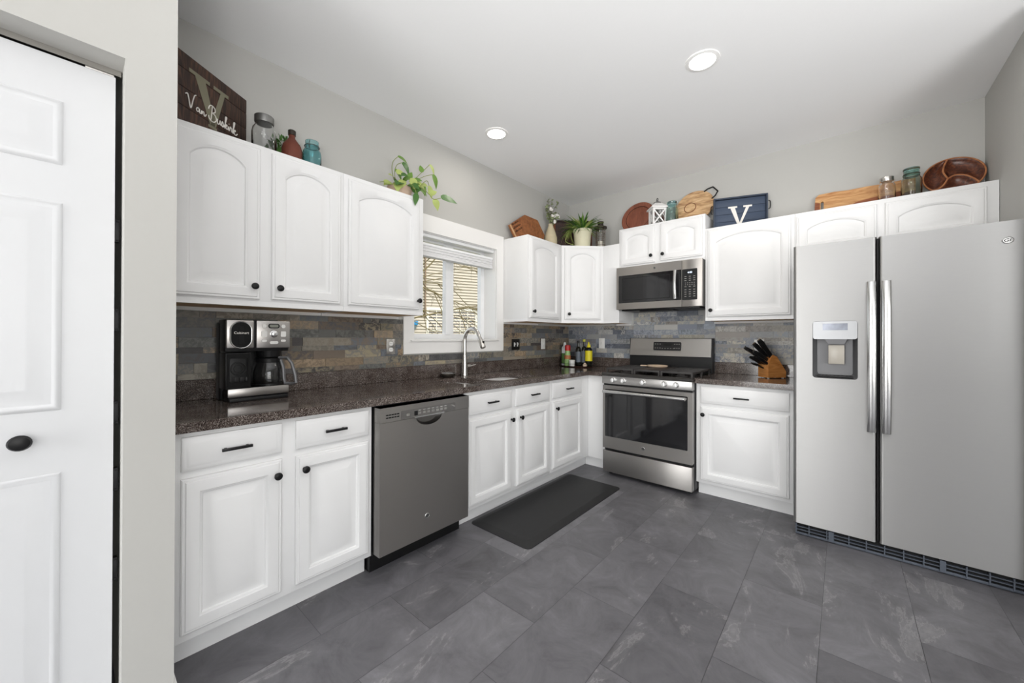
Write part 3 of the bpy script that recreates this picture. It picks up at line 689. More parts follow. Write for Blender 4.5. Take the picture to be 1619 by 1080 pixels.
# ------------------------------------------------------------------ microwave
def microwave():
    x0, x1, z0, z1, y = .7995, 1.5605, 1.497, 1.8955, -.405
    t = thing('microwave', 'over-the-range slate steel microwave above the gas range', 'microwave', (1.18, -.2, z0))
    b = B(); b.box((x0+.002, y+.04, z0+.004), (x1-.002, -.014, z1), .002); body = part('body', b, mat('microwave_case', srgb(64, 62, 60), .4, .6), t)
    Mf = frame((0, y, 0), (1, 0, 0))
    b = B(); b.plate([(x0, z0), (1.3985, z0), (1.3985, z1), (x0, z1)], [rrect(x0+.022, z0+.06, 1.396, z1-.078, .004, 2)], -.0395, 0, Mf); d = part('door', b, brush(mat('microwave_steel', (.50, .475, .45, 1), .34, 1, scale=18, stretch=(1, 1, 60))), t)
    b = B(Mf); b.box((x0+.0225, z0+.0605, -.03), (1.3955, z1-.0785, -.002)); part('window', b, DGLASS, d)
    b = B(Mf); b.plate([(x0+.06, z0+.085), (1.30, z0+.085), (1.30, z1-.105), (x0+.06, z1-.105)], [[(x0+.064, z0+.089), (1.296, z0+.089), (1.296, z1-.109), (x0+.064, z1-.109)]], -.002, -.0012); part('window_border', b, BLACK, d)
    b = B(Mf)
    b.tube(spline([(1.352, z0+.07, .03), (1.352, z0+.13, .04), (1.352, (z0+z1)/2, .044), (1.352, z1-.15, .04), (1.352, z1-.085, .03)]), .017, 12, sq=.7)
    for zz in (z0+.078, z1-.095): b.box((1.345, zz-.008, -.001), (1.359, zz+.008, .032))
    part('handle', b, CHROME, d)
    badge(Mf @ Matrix.Translation((1.165, 1.858, 0)), .011, d)
    b = B(Mf); b.box((1.4005, z0, -.0395), (x1, z1, 0), .002); cp = part('control_panel', b, MATS['microwave_steel'], t)
    b = B(Mf); b.plate(rrect(1.4035, 1.553, 1.524, 1.815, .006, 3), [], .0, .002); part('keypad', b, BLACK, cp)
    b = B(Mf); b.box((1.43, 1.772, .002), (1.50, 1.798, .0026)); part('display', b, GAP, cp)
    text('clock_digits', '4:00', .022, Mf @ Matrix.Translation((1.465, 1.785, .003)), mat('lit_digits', (.75, .85, 1, 1), .5, emit=1.2), cp, .0002)
    b = B(Mf)
    for r, zz in enumerate((1.752, 1.735, 1.718, 1.698, 1.682, 1.666, 1.64, 1.62, 1.602, 1.583)):
        n = 5 if 3 <= r <= 4 else 3
        for k in range(n):
            px = 1.43+(1.50-1.43)*k/(n-1); wv = .004 if n == 5 else .008; b.box((px-wv, zz-.0022, .002), (px+wv, zz+.0022, .0026))
    part('key_legends', b, mat('key_legend', srgb(150, 148, 144), .5), cp)
    b = B(); b.box((x0+.03, y+.05, z0-.012), (x1-.03, -.05, z0+.0035), .004); b.box((x0+.2, y+.06, z0-.022), (x1-.25, -.2, z0-.0125), .004); part('vent_grille', b, BLACK, t)
microwave()

# ------------------------------------------------------------------ refrigerator
def fridge():
    x0, x1, xs, y, z0, z1 = 2.209, 3.117, 2.594, -.857, .08, 1.803
    t = thing('refrigerator', 'side-by-side stainless refrigerator with ice dispenser', 'refrigerator', (2.66, -.45, 0))
    b = B(); b.box((x0+.004, -.785, .04), (x1-.004, -.03, 1.785), .004); b.box((x0+.02, -.8, 1.786), (x0+.09, -.74, 1.80)); b.box((x1-.09, -.8, 1.786), (x1-.02, -.74, 1.80)); part('cabinet', b, mat('fridge_case', srgb(84, 84, 86), .5, .3), t)
    Mf = frame((0, y, 0), (1, 0, 0))
    def doorslab(xa, xb, holes, r0=.016):
        b = B(); T = .066
        pr = [(xa+.001, -T), (xb-.001, -T)]
        pts = [(xa, -T), (xa, -r0), (xa+r0*.3, -r0*.3), (xa+r0, 0)]
        b.plate([(xa+r0, z0), (xb-r0, z0), (xb-r0, z1), (xa+r0, z1)], holes, -T, 0, Mf)
        for sx, xe in ((1, xa), (-1, xb)):
            pl = [(xe, -T)]+[(xe+sx*r0*(1-math.cos(a)), -r0+r0*math.sin(a)) for a in [PI/2*k/6 for k in range(7)]]+[(xe+sx*r0, -T)]
            b.loops([[Mf @ V((p, z0, q)) for p, q in pl], [Mf @ V((p, z1, q)) for p, q in pl]])
        return b
    dd = part('door', doorslab(x0, xs-.004, [rrect(2.300, .985, 2.514, 1.336, .02)]), STEELF, t)
    d2 = part('door', doorslab(xs+.004, x1, []), STEELF, t)
    b = B(Mf); b.plate(rrect(2.293, .977, 2.521, 1.344, .026), [rrect(2.304, .99, 2.510, 1.332, .016)], -.0005, .005); part('dispenser_frame', b, STEELF, dd)
    b = B(Mf); o = rrect(2.304, .99, 2.510, 1.332, .016); ii = rrect(2.316, 1.0, 2.498, 1.31, .016)
    b.loops([[(p, q, .0) for p, q in o], [(p, q, -.03) for p, q in ii], [(p, q, -.058) for p, q in rrect(2.325, 1.01, 2.489, 1.3, .016)]], False, True); part('dispenser_recess', b, mat('dispenser_grey', (.17, .17, .175, 1), .5, .6), dd)
    b = B(Mf); b.plate(rrect(2.306, 1.225, 2.508, 1.331, .012), [], -.02, .004); part('dispenser_controls', b, mat('dispenser_panel', srgb(150, 151, 153), .3, .4), dd)
    b = B(Mf); b.box((2.352, 1.278, .004), (2.466, 1.318, .0048)); part('dispenser_screen', b, mat('lcd_screen', srgb(120, 124, 134), .15, .3, noise=.5, scale=40), dd)
    b = B(); b.loops([[Mf @ V((p, q, n)) for p, q, n in ((2.36, 1.2245, -.028), (2.465, 1.2245, -.028), (2.465, 1.2245, .001), (2.36, 1.2245, .001))], [Mf @ V((p, q, n)) for p, q, n in ((2.38, 1.195, -.028), (2.45, 1.195, -.028), (2.45, 1.195, -.003), (2.38, 1.195, -.003))]]); part('chute', b, mat('chute_grey', srgb(110, 110, 112), .4, .4), dd)
    b = B(Mf); b.box((2.378, 1.076, -.024), (2.452, 1.19, -.014), .003); part('paddle', b, mat('paddle_plastic', srgb(168, 162, 152), .3), dd)
    b = B(Mf); b.box((2.325, 1.0, -.05), (2.49, 1.006, -.004))
    for k in range(9): b.box((2.332+k*.018, 1.006, -.046), (2.338+k*.018, 1.0075, -.008))
    part('drip_tray', b, MATTE, dd)
    for hx, par in ((2.566, dd), (2.627, d2)):
        b = B(Mf); prof = []
        for k in range(17):
            s = k/16; zz = .703+(1.55-.703)*s; nn = .026+.030*math.sin(PI*s)**.6; prof.append((zz, nn))
        rings = [[(hx+.019*math.cos(a), zz, nn+.009*math.sin(a)) for a in [2*PI*j/14 for j in range(14)]] for zz, nn in prof]
        b.loops(rings); b.box((hx-.012, .72, -.001), (hx+.012, .76, .03), .003); b.box((hx-.012, 1.49, -.001), (hx+.012, 1.53, .03), .003); part('handle', b, CHROME, par)
    badge(Mf @ Matrix.Translation((3.05, 1.708, 0)) @ Matrix.Diagonal((1.15, 1, 1, 1)), .017, d2)
    b = B(); b.box((xs-.0035, y+.004, z0+.01), (xs+.0035, y+.06, z1-.01)); part('gasket', b, GAP, t)
    # toe grille
    b = B(); gm = mat('grille_grey', srgb(82, 88, 98), .5)
    b.box((x0+.01, y+.02, .004), (x1-.005, y+.03, .018), .002); b.box((x0+.01, y+.014, .033), (x1-.005, y+.03, .037)); b.box((x0+.01, y+.014, .052), (x1-.005, y+.03, .056))
    for gx in [x0+.012, x0+.075, x0+.16, x0+.19]+[x0+.26+.075*k for k in range(9)]: b.box((gx, y+.012, .012), (gx+.005, y+.031, .07))
    for gx in (x0+.17, x0+.62): b.box((gx, y+.010, .012), (gx+.022, y+.031, .07))
    part('toe_grille', b, gm, t)
    b = B(); b.box((x0+.012, y+.032, .002), (x1-.012, y+.08, .0775)); part('toe_backing', b, GAP, t)
fridge()
# ------------------------------------------------------------------ kitchen window
def window():
    wn = bpy.data.objects.new('window_1', None); col.objects.link(wn); wn['kind'] = 'structure'; wn.location = (0, -1.7, 1.2); WP[wn] = V(wn.location)
    Mw = frame((0, 0, 0), (0, 1, 0))
    b = B(Mw); y0, y1, z0, z1 = -2.238, -1.156, 1.105, 2.177
    b.plate([(y0, z0), (y1, z0), (y1, z1), (y0, z1)], [[(WY0, WZ0), (WY1, WZ0), (WY1, WZ1), (WY0, WZ1)]], .0005, .018)
    part('casing', b, TRIM, wn)
    b = B(Mw); b.box((-2.18, 1.198, -.14), (-1.23, 1.2125, .034), .003); part('sill', b, TRIM, wn)
    b = B(Mw); t = .004
    b.box((WY0+.0002, WZ0, -.19), (WY0+t, WZ1, -.0005)); b.box((WY1-t, WZ0, -.19), (WY1-.0002, WZ1, -.0005)); b.box((WY0+t, WZ1-t, -.19), (WY1-t, WZ1-.0002, -.0005)); part('jamb', b, TRIM, wn)
    b = B(Mw); a0, a1 = WY0+.0045, WY1-.0045
    b.plate([(a0, WZ0+.0005), (a1, WZ0+.0005), (a1, WZ1-.0045), (a0, WZ1-.0045)], [[(a0+.045, WZ0+.045), (a1-.047, WZ0+.045), (a1-.047, WZ1-.028), (a0+.045, WZ1-.028)]], -.19, -.148)
    b.box((-1.722, WZ0+.04, -.185), (-1.672, WZ1-.02, -.135), .003); b.box((-1.671, WZ0+.04, -.19), (-1.625, WZ1-.02, -.15), .003)
    part('sash_frame', b, VINYLW, wn)
    for p, q in ((a0+.045, -1.722), (-1.626, a1-.047)):
        b = B(Mw); b.quad((p, WZ0+.045, -.17), (q, WZ0+.045, -.17), (q, WZ1-.028, -.17), (p, WZ1-.028, -.17)); part('glass_pane', b, PANE, wn)
    b = B(Mw); b.box((-1.30, 1.225, -.148), (-1.285, 1.24, -.135), .002); part('latch', b, VINYLW, wn)
window()
t = thing('window_shade', 'white pleated shade lowered slightly from the window top', 'blind', (-.04, -1.69, 1.86))
Mw = frame((0, 0, 0), (0, 1, 0))
b = B(Mw); b.box((-2.138, 2.016, -.075), (-1.252, 2.0405, -.018), .002); part('headrail', b, VINYLW, t)
b = B(Mw); b.box((-2.136, 1.948, -.078), (-1.262, 1.968, -.02), .003); part('top_rail', b, VINYLW, t)
b = B(Mw)
for k in range(6): b.box((-2.135, 1.882+k*.011, -.076+.003*(k % 2)), (-1.263, 1.892+k*.011, -.022-.003*(k % 2)), .002)
b.box((-2.135, 1.866, -.078), (-1.263, 1.8815, -.02), .003); part('fabric_stack', b, SHADE, t)
b = B(Mw)
for yy in (-2.0, -1.7, -1.4): b.tube([(yy, 1.965, -.045), (yy, 2.02, -.045)], .0012, 6)
part('cord', b, VINYLW, t)

# ------------------------------------------------------------------ recessed ceiling lights
for i, (lx, ly, lb) in enumerate(((.452, -1.718, 'recessed ceiling light nearer the window wall'), (1.85, -1.525, 'recessed ceiling light in the middle of the kitchen'))):
    t = thing('ceiling_light', lb, 'light', (lx, ly, ZC), 'recessed ceiling lights')
    b = B(); b.lathe([(.088, 0), (.086, -.004), (.068, -.007), (.066, -.003)], (lx, ly, ZC-.0005), n=40, caps=False); part('trim_ring', b, TRIM, t)
    b = B(); b.lathe([(.067, -.0035), (.05, -.006), (.02, -.0075), (.001, -.008)], (lx, ly, ZC-.0005), n=32, caps=False); part('diffuser', b, EMITW, t)
    light('ceiling_lamp', 'AREA', (lx, ly, ZC-.02), (0, 0, 0), (1.5, 6)[i], (1, .93, .84), shape='DISK', size=.12, spread=PI)

# ------------------------------------------------------------------ anti-fatigue mat
b = B(); x0, x1, y0, y1 = .575, 1.075, -2.095, -.885
b.loops([[(x, y, z) for x, y in rrect(x0+i, y0+i, x1-i, y1-i, .035, 6)] for i, z in ((0, .0006), (0, .004), (.045, .019), (.05, .0195))])
solo('floor_mat', b, MATR, 'black rubber anti-fatigue mat on the floor before the sink', 'mat')

# ------------------------------------------------------------------ outlets and switches
def plate(name, label, cat, M, u0, u1, z0, z1, mp, kind, mi, n0=.0118, g='wall outlets and switches'):
    t = thing(name, label, cat, M @ V(((u0+u1)/2, z0, n0)), g)
    b = B(M); b.box((u0, z0, n0), (u1, z1, n0+.006), .002); part('cover_plate', b, mp, t)
    cu = (u0+u1)/2; cz = (z0+z1)/2
    if kind == 'outlet':
        for s in (-1, 1):
            b = B(M); b.plate(rrect(cu-.015, cz+s*.021-.014, cu+.015, cz+s*.021+.014, .01), [], n0+.0061, n0+.0085); so = part('socket', b, mi, t)
            b = B(M)
            for q in (-1, 1): b.box((cu+q*.006-.001, cz+s*.021-.001, n0+.0085), (cu+q*.006+.001, cz+s*.021+.007, n0+.009))
            part('slot', b, GAP, so)
    else:
        gs = [cu] if kind == 'switch' else [cu-.023, cu+.023]
        for c in gs:
            b = B(M); b.box((c-.008, cz-.02, n0+.0061), (c+.008, cz+.02, n0+.0078), .001); fr = part('switch_frame', b, mi, t)
            b = B(M); b.box((c-.005, cz-.004, n0+.008), (c+.005, cz+.012, n0+.018), .002); part('toggle', b, mi, fr)
Ml = frame((0, 0, 0), (0, 1, 0)); Mb_ = frame((0, 0, 0), (1, 0, 0))
plate('power_outlet', 'steel-plated outlet on the backsplash left of the window', 'outlet', Ml, -2.375, -2.307, 1.106, 1.216, NICKEL, 'outlet', PLASTW)
plate('light_switch', 'black double switch plate with white toggles right of the window', 'switch', Ml, -1.03, -.915, 1.108, 1.214, BLACK, 'double', PLASTW)
plate('light_switch', 'white switch plate on the window wall near the corner', 'switch', Ml, -.556, -.486, 1.106, 1.218, PLASTW, 'switch', PLASTW)
plate('light_switch', 'white switch plate on the backsplash left of the range', 'switch', Mb_, .406, .476, 1.112, 1.224, PLASTW, 'switch', PLASTW)
plate('power_outlet', 'white outlet plate on the backsplash behind the knife handles', 'outlet', Mb_, 1.872, 1.942, 1.106, 1.218, PLASTW, 'outlet', PLASTW)

# ------------------------------------------------------------------ coffee maker
def coffee():
    t = thing('coffee_maker', 'black and steel two-way coffee maker on the counter end', 'coffee maker', (.15, -3.2, CT1))
    X = .24; Mx = frame((X, 0, 0), (0, 1, 0)); y0, y1 = -3.345, -3.07; Z = CT1+.0008
    b = B(); b.box((.045, y0, Z), (.125, y1, 1.30), .006); b.box((.1, y0, 1.155), (X-.022, y1, 1.312), .004)
    b.box((.05, y0+.01, Z), (X-.012, y1-.004, .965), .004); part('body', b, BLACK, t)
    gun = mat('gunmetal_steel', (.42, .40, .385, 1), .3, 1, scale=18, stretch=(1, 1, 60))
    b = B(Mx); b.box((y0+.006, .938, -.011), (y1-.006, .978, .004), .003); part('base_band', b, gun, t)
    b = B(Mx); b.box((y0+.012, Z, -.011), (y1-.01, .932, .009), .003); part('foot', b, MATTE, t)
    b = B(Mx); b.box((y0, 1.172, -.0215), (-3.232, 1.31, 0), .006); hd = part('pod_head', b, gun, t)
    b = B(Mx); cy = -3.288
    st = rrect(cy-.041, 1.176, cy+.041, 1.299, .04, 8); b.prism(st, .0005, .012); part('pod_cover', b, mat('gloss_black', srgb(12, 12, 13), .3, spec=.25), hd)
    b = B(Mx); b.tube([(p, q, .009) for p, q in rrect(cy-.043, 1.174, cy+.043, 1.301, .042, 8)], .003, 8, True); part('chrome_ring', b, CHROME, hd)
    b = B(Mx); b.box((cy-.009, 1.255, .012), (cy+.009, 1.28, .0135), .001); b.box((cy-.011, 1.195, .012), (cy+.011, 1.235, .0135), .001); part('latch', b, GAP, hd)
    text('brand_lettering', 'Cuisinart', .0165, Mx @ Matrix.Translation((cy, 1.247, .0138)), IVORY, hd, .0003)
    b = B(Mx); b.box((-3.222, 1.172, -.0215), (y1, 1.31, .0), .004); ch = part('control_head', b, gun, t)
    c = (-3.222+y1)/2
    bm_ = mat('button_silver', srgb(226, 225, 222), .4, .0)
    def btn(poly):
        b = B(Mx); b.prism(poly, .0005, .004); part('button', b, bm_, ch)
    for s in (-1, 1):
        btn(circ(c+s*.043, 1.283, .0095)); btn(rrect(c+s*.043-.012, 1.229, c+s*.043+.012, 1.257, .004)); btn(rrect(c+s*.043-.011, 1.203, c+s*.043+.011, 1.215, .0055))
    btn(rrect(c-.019, 1.192, c+.019, 1.207, .007))
    b = B(Mx); b.prism(rrect(c-.026, 1.272, c+.026, 1.296, .0115), .0, .003); part('display_bezel', b, BLACK, ch)
    b = B(Mx); b.prism(rrect(c-.02, 1.277, c+.02, 1.291, .0065), .003, .0035); part('display', b, mat('lcd_grey', srgb(128, 130, 122), .3), ch)
    b = B(Mx); b.lathe([(.018, 0), (.018, .004), (.014, .006), (.014, .016), (.011, .018)], M=Matrix.Translation((c, 1.243, 0)), n=24); part('dial', b, CHROME, ch)
    # cup side
    b = B(Mx); b.box((y0-.004, .975, -.11), (-3.245, 1.150, .004), .004); cb = part('cup_bay', b, BLACK, t)
    b = B(Mx); b.plate(rrect(y0+.0, .99, -3.25, 1.147, .004), [rrect(y0+.012, 1.01, -3.262, 1.125, .006)], .004, .009); part('bay_frame', b, MATS['gloss_black'], cb)
    b = B(Mx); b.tube([(-3.298+.03*math.cos(a), 1.075+.03*math.sin(a), .006) for a in [2*PI*k/24 for k in range(24)]], .003, 6, True); b.tube([(-3.298+.018*math.cos(a), 1.075+.018*math.sin(a), .006) for a in [2*PI*k/24 for k in range(24)]], .002, 6, True)
    for k in range(4): b.box((-3.335+.022*k, 1.012, .004), (-3.318+.022*k, 1.034, .007), .001)
    part('drip_ring', b, MATTE, cb)
    b = B(); b.lathe([(.055, 1.125), (.06, 1.156), (.03, 1.156)], (.165, -3.147, 0), n=24); part('brew_basket', b, BLACK, t)
    b = B(); b.lathe([(.06, .9655), (.058, .969)], (.165, -3.147, 0), n=24); part('warming_plate', b, MATTE, t)
coffee()
c = (.166, -3.147); cz = .9695
t = thing('coffee_carafe', 'glass coffee carafe with grey handle under the brew basket', 'carafe', (c[0], c[1], cz))
b = B(); outer = [(.056, 0), (.068, .006), (.073, .04), (.071, .085), (.062, .118), (.054, .13)]; inner = [(.0515, .13), (.0595, .117), (.0685, .085), (.0705, .04), (.066, .009), (.001, .007)]
b.lathe(outer+inner, (c[0], c[1], cz), n=36); part('jug', b, SMOKE, t)
b = B(); b.lathe([(.057, .126), (.058, .146), (.05, .152), (.02, .155)], (c[0], c[1], cz), n=28); part('lid', b, BLACK, t)
b = B(); b.lathe([(.0745, .014), (.0745, .02), (.0735, .02), (.0735, .014)], (c[0], c[1], cz), n=36, caps=False); part('base_band', b, BLACK, t)
hd_ = V((.72, .69, 0)).normalized(); o = V((c[0], c[1], cz))
b = B(); pr = [hd_*.052+V((0, 0, .15)), hd_*.095+V((0, 0, .152)), hd_*.118+V((0, 0, .12)), hd_*.135+V((0, 0, .06)), hd_*.14+V((0, 0, .02)), hd_*.12+V((0, 0, .014)), hd_*.085+V((0, 0, .016)), hd_*.0785+V((0, 0, .04)), hd_*.075+V((0, 0, .1)), hd_*.066+V((0, 0, .125)), hd_*.062+V((0, 0, .14))]
b.tube([o+p for p in pr], .0085, 10); part('handle', b, mat('carafe_handle', srgb(116, 116, 118), .4, .4), t)

# ------------------------------------------------------------------ knife block and knives
def knives():
    dirv = V((-.565, .0, .825)).normalized()
    fx, fy = V((.8, -.57, 0)).normalized(), V((.57, .8, 0))
    t = thing('knife_block', 'honey wood knife block beside the refrigerator', 'knife block', (2.04, -.16, CT1))
    # block in its own frame: s along the long side (front -> back), v up, n across
    o = V((2.003, -.262, CT1+.006)); sdir = V((.52, .80, 0)).normalized(); wdir = V((-.82, .53, 0)).normalized()
    sdir = V((.68, .733, 0)).normalized(); wdir = V((-.733, .68, 0)).normalized()
    W = .105; prof = [(0, 0), (0, .10), (.03, .165), (.045, .178), (.075, .165), (.155, .045), (.15, 0)]
    f = lambda s, v, w: o+sdir*s+V((0, 0, v))+wdir*w
    b = B(); b.loops([[f(s, v, 0) for s, v in prof], [f(s, v, W) for s, v in prof]]); part('block', b, W_BLOCK, t)
    for s in (.012, .135):
        for w_ in (.014, W-.014):
            b = B(); p = f(s, 0, w_); b.lathe([(.008, 0), (.008, .0065)], (p.x, p.y, CT1+.0005), n=10); part('foot', b, PLASTW, t)
    # slots on the sloped face from (0,.10) to (.045,.178)
    hdl = (-sdir*.76+V((0, 0, .65))).normalized()
    k = 0
    names = ['wide-handled carving knife topmost in the block', 'chef knife with silver-edged handle in the top row', 'slim black knife with steel butt at the top row end',
             'black bread knife in the second row']
    specs = [(.034, .168, .018, .155, 1.3), (.028, .158, .048, .15, 1.15), (.018, .142, .085, .155, 1.0), (.016, .138, .03, .13, 1.0), (.012, .132, .066, .14, .95)]
    labs = ['largest black knife handle with bright steel butt, topmost in the block', 'second largest black knife handle beside the topmost one in the block', 'black knife handle with steel spine at the far end of the block', 'black knife handle in the middle of the block below the largest one', 'black knife handle at the outer far row of the block']
    for ((s, v, w_, L, k_), lb), (ha, hb) in zip(zip(specs, labs), ((.60, .80), (.70, .71), (.80, .60), (.86, .52), (.76, .65))):
        p = f(s, v, w_); hdl = (-sdir*ha+wdir*(.22 if w_ > .06 else .0)+V((0, 0, hb))).normalized()
        kt = thing('knife', lb, 'knife', p, 'knives in the block'); b = B()
        Mh = Matrix((sdir.cross(hdl).normalized(), (hdl.cross(sdir.cross(hdl))).normalized(), hdl)).transposed().to_4x4(); Mh.translation = p
        rings = [[(.0065*k_*a*x, .0125*k_*a*y+dy, z) for x, y in ((-1, -1), (1, -1), (1.2, 0), (1, 1), (-1, 1), (-1.2, 0))] for z, a, dy in ((-.004, .85, 0), (.01, 1, 0), (L*.4, .9, .001), (L*.8, 1.1, 0), (L, .9, -.003), (L+.004, .6, -.004))]
        b.M = Mh; b.loops(rings); part('handle', b, mat('knife_handle', srgb(20, 20, 21), .3) if 'knife_handle' not in MATS else MATS['knife_handle'], kt)
        b = B(Mh); b.box((-.0035*k_, -.013*k_, -.03), (.0035*k_, .013*k_, -.001)); b.box((-.0042, .0105*k_, .012), (.0042, .0148*k_, L*.9)); b.box((-.0042, -.0148*k_, .012), (.0042, -.0105*k_, L*.9)); b.box((-.006*k_, -.011*k_, L+.002), (.006*k_, .009*k_, L+.0075)); part('bolster', b, CHROME, kt)
    for k in range(6):
        p = f(.004+.002*(k % 2), .108, .012+.0155*k); kt = thing('steak_knife', 'black steak knife handle, one of the lower row across the block', 'knife', p, 'steak knives in the block')
        hd = (-sdir*.86+V((0, 0, .5))).normalized(); Mh = Matrix((sdir.cross(hd).normalized(), (hd.cross(sdir.cross(hd))).normalized(), hd)).transposed().to_4x4(); Mh.translation = p
        b = B(Mh); L = .105
        b.loops([[(.005*a*x, .0095*a*y, z) for x, y in ((-1, -1), (1, -1), (1.2, 0), (1, 1), (-1, 1), (-1.2, 0))] for z, a in ((-.006, .85), (.01, 1), (L*.4, .9), (L*.85, 1.1), (L, .8))]); part('handle', b, MATS['knife_handle'], kt)
        b = B(Mh); b.box((-.002, -.009, -.03), (.002, .009, -.007)); part('blade', b, CHROME, kt)
    # shears
    p = f(-.001, .072, .05); st = thing('kitchen_shears', 'black-handled kitchen shears lowest in the knife block', 'scissors', p)
    hd = (-sdir*.93+V((0, 0, .42))).normalized()
    sd = wdir
    for sgn in (-1, 1):
        pts = [p+hd*.0+sd*.003*sgn, p+hd*.04+sd*.004*sgn, p+hd*.055+sd*.02*sgn, p+hd*.085+sd*.024*sgn, p+hd*.10+sd*.012*sgn, p+hd*.085+sd*.004*sgn, p+hd*.06+sd*.003*sgn]
        b = B(); b.tube(spline(pts, 4), .0055, 8); part('handle', b, MATS['knife_handle'], st)
knives()
# ------------------------------------------------------------------ bottles on the tray
t = thing('bottle_tray', 'dark oval serving tray in the counter corner', 'tray', (.24, -.235, CT1))
b = B(); b.lathe([(.12, 0), (.15, .002), (.155, .010), (.15, .010), (.145, .006), (.01, .006)], (.242, -.232, CT1+.0006), sx=1.30, sy=.72, n=40); part('base', b, W_WALNUT, t)
b = B(); b.tube([(.242+.198*math.cos(a), -.232+.111*math.sin(a), CT1+.036) for a in [2*PI*k/40 for k in range(40)]], .0018, 6, True)
for k in range(12):
    a = 2*PI*k/12; b.tube([(.242+.193*math.cos(a), -.232+.108*math.sin(a), CT1+.008), (.242+.198*math.cos(a), -.232+.111*math.sin(a), CT1+.036)], .0012, 5)
part('rail', b, BLACK, t)
TZ = CT1+.0072
def bottle(name, label, cat, x, y, parts_, g='bottles on the corner tray'):
    t = thing(name, label, cat, (x, y, TZ), g)
    for pn, prof, m in parts_:
        b = B(); b.lathe(prof, (x, y, TZ), n=24); part(pn, b, m, t)
wl = mat('spray_can_white', srgb(226, 230, 232), .35); gl_ = mat('green_print', srgb(86, 124, 66), .5, noise=.5, scale=45); red = mat('red_cap', srgb(190, 36, 34), .35)
gj = mat('green_shaker', srgb(150, 186, 120), .3, noise=.35, scale=50); yel = mat('yellow_label', srgb(220, 206, 40), .45, noise=.1, scale=40); dk = mat('dark_bottle_glass', srgb(24, 26, 20), .1)
bottle('spray_can', 'white cooking spray can with green print on the tray', 'spray can', 0.088, -0.212, [('can', [(.034, 0), (.036, .004), (.036, .19), (.03, .205), (.019, .215)], wl), ('label', [(.0365, .02), (.0365, .135)], gl_), ('cap', [(.0185, .2155), (.016, .225), (.013, .25), (.011, .255)], wl)])
bottle('seasoning_bottle', 'green seasoning bottle with a red cap on the tray', 'bottle', 0.158, -0.262, [('jar', [(.034, 0), (.036, .005), (.036, .06), (.03, .075), (.032, .1), (.027, .15), (.027, .165)], gj), ('label', [(.0345, .075), (.0345, .115)], mat('red_brown_label', srgb(176, 112, 70), .5, noise=.4, scale=60)), ('cap', [(.03, .1655), (.031, .2), (.028, .225), (.012, .23)], red)])
bottle('oil_bottle', 'black oil bottle left of the yellow-capped one', 'bottle', 0.246, -0.182, [('glass', [(.028, 0), (.03, .005), (.03, .17), (.024, .195), (.012, .21), (.0115, .25)], dk), ('label', [(.0305, .04), (.0305, .155)], mat('pale_stripe_label', srgb(104, 112, 122), .5, noise=.6, scale=26)), ('cap', [(.0135, .2505), (.0135, .276)], BLACK)])
bottle('oil_bottle', 'tall black oil bottle with a yellow-green cap', 'bottle', 0.318, -0.182, [('glass', [(.027, 0), (.029, .005), (.029, .18), (.024, .2), (.011, .215), (.0105, .262)], dk), ('label', [(.0295, .04), (.0295, .165)], MATS['pale_stripe_label']), ('cap', [(.011, .2625), (.016, .27), (.016, .286), (.009, .292)], mat('lime_cap', srgb(196, 198, 84), .4))])
bottle('oil_bottle', 'yellow-labelled dark squeeze bottle at the right of the tray', 'bottle', 0.391, -0.212, [('glass', [(.036, 0), (.038, .005), (.038, .175), (.03, .195), (.02, .205)], dk), ('label', [(.0388, .06), (.0388, .17)], yel), ('cap', [(.021, .2055), (.018, .225), (.008, .245), (.005, .262)], mat('yellow_cap', srgb(224, 208, 36), .35))])
bottle('salve_jar', 'small white jar at the front of the tray', 'jar', 0.238, -0.302, [('jar', [(.028, 0), (.03, .004), (.03, .05)], PLASTW), ('cap', [(.0305, .0505), (.032, .052), (.032, .068), (.028, .07)], PLASTW)], None)
b = B(); b.lathe([(.009, 0), (.022, .008), (.024, .02), (.014, .033), (.006, .042)], (.384, -.279, TZ), n=16); solo('garlic_bulb', b, mat('garlic_skin', srgb(226, 206, 184), .6, noise=.12), 'small garlic bulb on the tray before the yellow-labelled bottle', 'garlic')

# ------------------------------------------------------------------ things above the cabinets
ZT = ZU1+.0008; ZM = 2.2888
